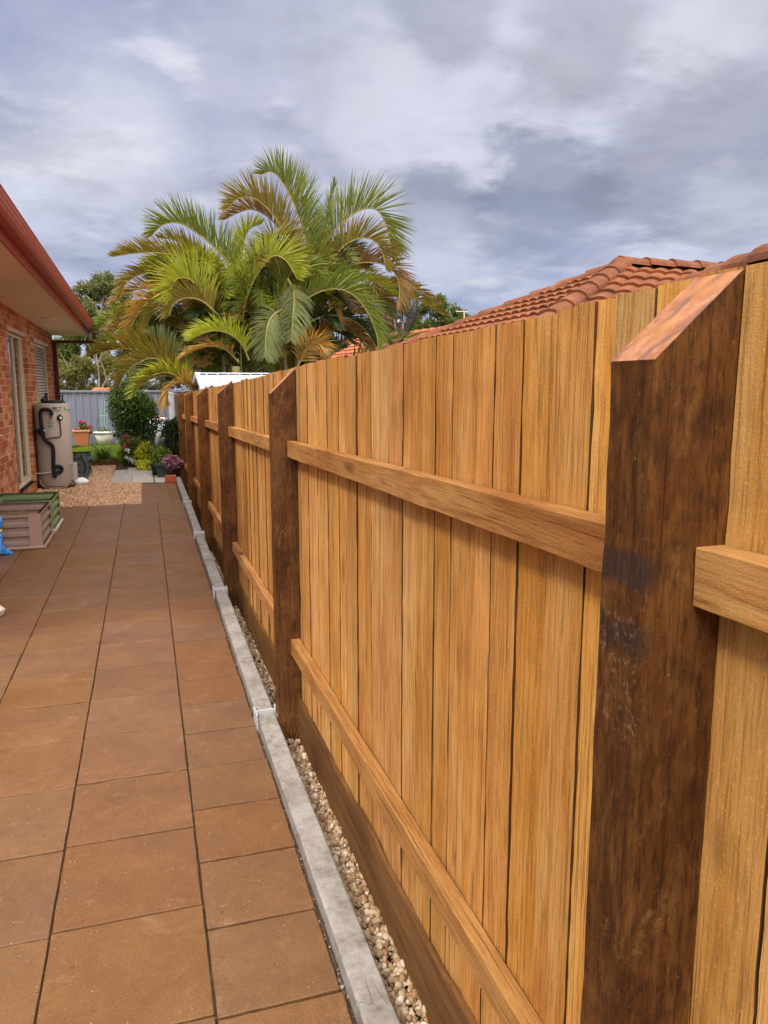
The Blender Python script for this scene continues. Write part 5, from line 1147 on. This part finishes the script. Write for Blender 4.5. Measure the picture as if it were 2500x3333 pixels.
def caps(m, A, B, r=.13, L=.40):
    A, B = np.array(A, float), np.array(B, float); D = np.linalg.norm(B-A); t = (B-A)/D; k = int(D/L); sd = np.cross(t, [0, 0, 1]); sd /= np.linalg.norm(sd); up_ = np.cross(sd, t)
    for i in range(k):
        vs = []; n = 8
        for (s_, rr, lift) in ((i*D/k-.03, r*1.08, .03), ((i+1)*D/k, r*.94, .012)):
            for q in range(n+1): a = math.pi*q/n; vs.append(A+t*s_+sd*rr*math.cos(a)+up_*(rr*.8*math.sin(a)+lift-.03))
        nn = n+1; fs = [(q, q+1, nn+q+1, nn+q) for q in range(n)]; c0 = len(vs); vs.append(A+t*(i*D/k-.03)-up_*.02); fs += [(c0, q+1, q) for q in range(n)]
        m.add(vs, fs, 0, False)
def tiled_house(name, label, apex_px, Ya, x_e, y_near, y_far, z_e, ridge_len, tm, cm, hipfrac=1):
    A = on_y(*apex_px, Ya); t = thing(name, label, 'house', (A[0]+2, Ya, -.4)); Rr = A+np.array([ridge_len, 0, 0])
    cn, cf = np.array([x_e, y_near, z_e]), np.array([x_e, y_far, z_e]); cn2, cf2 = np.array([Rr[0], y_near, z_e]), np.array([Rr[0], y_far, z_e])
    m = MB()
    for q in ((cf, cn, A, A), (cn, cn2, A, Rr), (cf, cf2, A, Rr)): V, F = tile_plane(*q); m.add(V, F)
    rf = m.build('roof', tm, t); m = MB(); caps(m, cn, A); caps(m, cf, A); caps(m, A+[0, 0, .03], Rr+[0, 0, .03]); m.lathe([(.16, -.02), (.15, .05), (.09, .11), (0, .13)], A, 12); m.build('ridge_caps', cm, rf)
    m = MB(); m.box((x_e+.5, y_near+.5, -.42), (Rr[0]-.1, y_far-.5, z_e-.02)); m.build('wall', M_BRICK, t)
    m = MB(); m.box((x_e-.09, y_near-.09, z_e-.12), (x_e, y_far+.09, z_e)); m.build('gutter', M_RED, t)
    return A, t
A1, h1 = tiled_house('tiled_house', 'neighbouring house with a weathered terracotta hip roof above the fence', (2020, 868), 9.2, 2.4, 6.1, 13.9, 1.55, 9.0, M_TILE, M_CAP)
h2 = thing('tiled_house', 'low orange tiled house roof beyond the palm, partly hidden by the fence', 'house', (6.5, 22, -.4))
ra, rb_ = on_y(1040, 1128, 27.0), on_y(1490, 1068, 18.0); ra[2] = rb_[2] = (ra[2]+rb_[2])/2
m = MB(); V, F = tile_plane((ra[0]-3.6, ra[1], 1.35), (rb_[0]-3.6, rb_[1], 1.35), ra, rb_); m.add(V, F); V, F = tile_plane((ra[0]+3.6, ra[1], 1.35), (rb_[0]+3.6, rb_[1], 1.35), ra, rb_); m.add(V, F)
rf2 = m.build('roof', M_TILE2, h2); m = MB(); caps(m, ra, rb_); m.build('ridge_caps', M_TILE2, rf2)
m = MB(); m.box((ra[0]-3.2, rb_[1]+.3, -.42), (rb_[0]+2.6, ra[1]-.3, 1.34)); m.add([(rb_[0]-3.2, rb_[1]+.3, 1.34), (rb_[0]+2.6, rb_[1]+.3, 1.34), (rb_[0], rb_[1]+.3, rb_[2]-.1)], [(0, 1, 2)]); m.build('wall', M_BRICK, h2)
h3 = None
# nearer roof ridge rising at the right edge
Bn = on_y(2560, 810, 3.5); Bf = on_y(2230, 895, 5.2)
h3 = thing('tiled_house', 'corner of a nearer tiled roof rising at the right edge behind the nearest post', 'house', (4.5, 3.2, -.4))
zE = 1.75; apx = Bf+(Bn-Bf)*1.6
m = MB(); lo0 = Bf+(Bf-Bn)*.25; lo0[2] = min(lo0[2], Bf[2]-.12)
V, F = tile_plane((lo0[0]-.1, lo0[1]+.1, zE), (apx[0]-1.6, apx[1]-1.2, zE), lo0, apx); m.add(V, F)
V, F = tile_plane((lo0[0]+.2, lo0[1]+.4, zE), (apx[0]+1.5, apx[1]+1.6, zE), lo0, apx); m.add(V, F); rf = m.build('roof', M_TILE, h3)
m = MB(); caps(m, lo0, apx); m.build('ridge_caps', M_CAP, rf)
MB().box((apx[0]-.3, apx[1]-.2, -.42), (apx[0]+1.2, apx[1]+1.6, zE)).build('wall', M_BRICK, h3)
# little red roof over the blue fence
A4, h4 = tiled_house('tiled_house', 'small red tiled roof peeping over the blue steel fence', (313, 1272), 33.0, on_y(225, 1300, 31)[0], 30.6, 35.4, .95, .9, M_TILE2, M_TILE2)
# antennas and mesh dish
def pole(px, p0, p1, Y, label, bar=False):
    a, b = on_y(px, p0, Y), on_y(px-8 if not bar else px, p1, Y); t = thing('antenna_mast', label, 'antenna', a); m = MB(); m.tube([b+[0, 0, 0], a], .022, 8); m.build('mast', M_PALEF, t)
    if bar: m = MB(); m.tube([b+[-.25, 0, -.02], b+[.10, 0, -.02]], .018, 6); m.build('crossbar', M_PALEF, t)
    else: m = MB(); m.lathe([(0, 0), (.11, 0), (.11, .03), (.02, .06)], a, 10); m.build('foot_flange', M_PALEF, t)
pole(1292, 1104, 1040, 21.6, 'thin pale mast standing on the orange roof by the palm'); pole(1511, 1056, 1012, 20.5, 'short pale mast with a crossbar above the fence line', True)
ds = thing('mesh_dish', 'large dark mesh satellite dish seen edge on beside the palm', 'dish', on_y(1250, 1135, 19.0)); dcn = on_y(1262, 1025, 19.0); RD = .98
ax = np.array([-.82, -.45, .28]); ax /= np.linalg.norm(ax); s1 = np.cross(ax, [0, 0, 1]); s1 /= np.linalg.norm(s1); s2 = np.cross(s1, ax)
dp_ = lambda r, a: dcn-ax*.42+ax*(r/RD)**2*.42+s1*r*math.cos(a)+s2*r*math.sin(a)
m = MB(); m.tube([dp_(RD, 2*math.pi*k/40) for k in range(41)], .03, 6); m.build('rim', M_BLK, ds)
m = MB()
for k in range(16): m.tube([dp_(r, 2*math.pi*k/16) for r in np.linspace(.05, RD, 8)], .009, 4)
m.build('rib', M_BLK, ds)
m = MB()
for r in np.linspace(.1, RD-.04, 26): m.tube([dp_(r, 2*math.pi*k/36) for k in range(37)], .0042, 3, cap=False)
for k in range(90): m.tube([dp_(r, 2*math.pi*k/90) for r in np.linspace(.3, RD, 5)], .0035, 3, cap=False)
m.build('mesh_skin', M_MESH, ds)
m = MB(); fc_ = dcn+ax*.55; m.tube([dp_(RD*.95, .5), fc_], .012, 5); m.tube([dp_(RD*.95, 2.6), fc_], .012, 5); m.tube([dp_(RD*.95, 4.6), fc_], .012, 5); m.tube([fc_-ax*.08, fc_+ax*.08], .05, 8); m.build('feed_arm', M_BLK, ds)
m = MB(); m.tube([dcn-ax*.42, dcn-ax*.55, (dcn[0]-ax[0]*.55, dcn[1]-ax[1]*.55, -.42)], .05, 8); m.build('stand', M_GALV, ds)

# ================================================================== BACKGROUND TREES
def gum(name, label, trunk_px, base_y, Y, crowns, n, size, lm, bark, tr=.16, shell=.2, asp=.6, group='trees beyond the back fence', sub=5, depth=1.2, limbs=True):
    """crowns: (px, py, radius px) in photograph pixels at distance Y"""
    g = on_y(trunk_px, base_y, Y); g[2] = -.42; t = thing(name, label, 'tree', g, group); cs = []; rs = []; mpp = np.linalg.norm(on_y(1000, 1200, Y)-on_y(1001, 1200, Y)); tips = []
    for (px, py, r) in crowns:
        c = on_y(px, py, Y+jit(depth)); R_ = r*mpp; tips.append(c)
        for _ in range(sub):
            dv = RNG.normal(size=3); dv /= np.linalg.norm(dv); cs.append(c+dv*R_*RNG.uniform(.3, .8)*np.array([1, 1, .8])); rs.append(R_*RNG.uniform(.28, .5))
    v_, f_ = leaves(n, cs, rs, size, shell=shell, aspect=asp); bulk('crown', v_, f_, lm, t)
    m = MB(); zc = np.mean([c[2] for c in tips]); top = np.array([np.mean([c[0] for c in tips])*.6+g[0]*.4, Y, zc*.75])
    m.tube(smooth_path([g, g*.6+top*.4+[jit(.15), 0, 0], top], 5), list(np.linspace(tr, tr*.5, 11)), 8)
    for c in (tips if limbs else []):
        st_ = g+(top-g)*random.uniform(.55, 1); mid = st_*.5+np.array(c)*.5+[jit(.4), jit(.3), .25]; m.tube(smooth_path([st_, mid, c], 4), list(np.linspace(tr*.42, tr*.12, 9)), 6)
    m.build('trunk', bark, t); return t
gum('gum_tree', 'tall open gum tree rising above the house gutter at left', 330, 1250, 44, [(290, 965, 45), (330, 935, 45), (375, 950, 45), (275, 1010, 45), (340, 1000, 50), (400, 990, 45), (300, 1050, 45), (390, 1040, 50), (440, 1000, 40), (350, 905, 22), (262, 940, 20), (318, 1080, 40), (430, 1060, 50)], 11000, .24, M_GUM, M_BARK, .22)
gum('gum_tree', 'dark dense tree behind the downpipe at left', 230, 1250, 48, [(215, 1120, 50), (270, 1110, 50), (240, 1160, 55), (310, 1130, 50), (180, 1150, 50), (340, 1160, 50)], 9000, .22, M_BUSHT, M_BARKD, .2)
gum('bushland_tree', 'yellowish olive tree with pale forked trunk behind the red roof', 320, 1290, 41, [(200, 1195, 45), (250, 1200, 50), (300, 1195, 45), (215, 1245, 45), (270, 1250, 45), (345, 1220, 40), (180, 1250, 40), (375, 1180, 45), (230, 1290, 40), (290, 1290, 40), (340, 1280, 40), (190, 1290, 40)], 15000, .17, M_GUM2, M_BARK, .12, sub=6)
gum('bushland_tree', 'olive tree filling the gap between the shrub and palm', 420, 1290, 43, [(420, 1200, 55), (470, 1180, 60), (530, 1190, 60), (590, 1200, 60), (440, 1250, 50), (520, 1250, 50)], 8000, .2, M_GUM, M_BARK, .13)
for k, (x0, pts) in enumerate(((195, ((195, 1310), (205, 1270), (228, 1225), (238, 1200))), (245, ((240, 1300), (248, 1270), (262, 1235))), (325, ((322, 1275), (322, 1235), (318, 1190), (312, 1150))), (330, ((332, 1275), (345, 1240), (362, 1215))), (280, ((275, 1295), (283, 1265), (290, 1235))))):
    P = [on_y(a, b, 40.6) for a, b in pts]; P = [np.array([P[0][0], 40.6, -.42])]+P
    t = thing('bare_trunk', ('pale bare forked stem nearest the downpipe', 'thin pale leaning stem over the blue fence', 'upright white stem behind the small red roof peak', 'slanting pale stem right of the white stem', 'faint slender stem left of the red roof')[k], 'tree', P[0], 'pale stems beyond the back fence')
    m = MB(); m.tube(smooth_path(P, 4), list(np.linspace(.075, .03, 4*(len(P)-1)+1)), 7); m.build('stem', M_BARK, t)
    m = MB(); m.tube(smooth_path([P[-2], (P[-2]+P[-1])/2+[.25, 0, .3], P[-1]+[.55, 0, .35]], 4), list(np.linspace(.035, .015, 9)), 6); m.tube(smooth_path([P[-2], (P[-2]+P[-1])/2+[-.2, 0, .4], P[-1]+[-.5, 0, .7]], 4), list(np.linspace(.03, .012, 9)), 6); m.build('branch', M_BARK, t)
gum('gum_tree', 'open gum tree with sky showing through, right of the palm', 1300, 1050, 36, [(1240, 940, 40), (1290, 930, 40), (1330, 960, 38), (1250, 990, 42), (1310, 1000, 42), (1350, 935, 25), (1380, 960, 12), (1405, 985, 10), (1280, 1050, 40), (1220, 1040, 40), (1345, 1030, 34), (1205, 960, 36)], 6500, .19, M_GUM, M_BARKD, .13, sub=6)
gum('bushy_tree', 'rounded bushy green tree behind the orange roof', 1430, 1100, 33, [(1400, 1010, 40), (1440, 990, 34), (1390, 1060, 45), (1450, 1040, 45), (1500, 1020, 38), (1530, 1040, 32), (1350, 1070, 40), (1480, 1070, 40), (1430, 975, 18), (1395, 978, 20), (1515, 1075, 40), (1556, 1052, 18)], 9500, .17, M_BUSHT, M_BARKD, .15, sub=6)
gum('bushy_tree', 'treetop just showing over the tiled ridge', 1770, 1050, 40, [(1770, 958, 20), (1760, 975, 20), (1785, 975, 20)], 900, .16, M_MIDL, M_BARKD, .1)
gum('bushy_tree', 'dark shrubby tree behind the palm stems', 900, 1250, 24, [(600, 1060, 60), (680, 1030, 60), (640, 1110, 60), (730, 1090, 60), (560, 1130, 50), (800, 1010, 60), (640, 1150, 70), (760, 1160, 80), (880, 1150, 80), (1000, 1140, 80), (1090, 1130, 70), (1150, 1090, 60), (560, 1200, 60), (960, 1080, 80), (820, 1070, 80), (600, 1215, 60), (690, 1215, 70), (780, 1215, 70), (870, 1205, 70), (960, 1190, 70), (1050, 1180, 60), (1130, 1150, 60), (1180, 1130, 40)], 34000, .15, M_DKL, M_BARKD, .12, depth=.6)
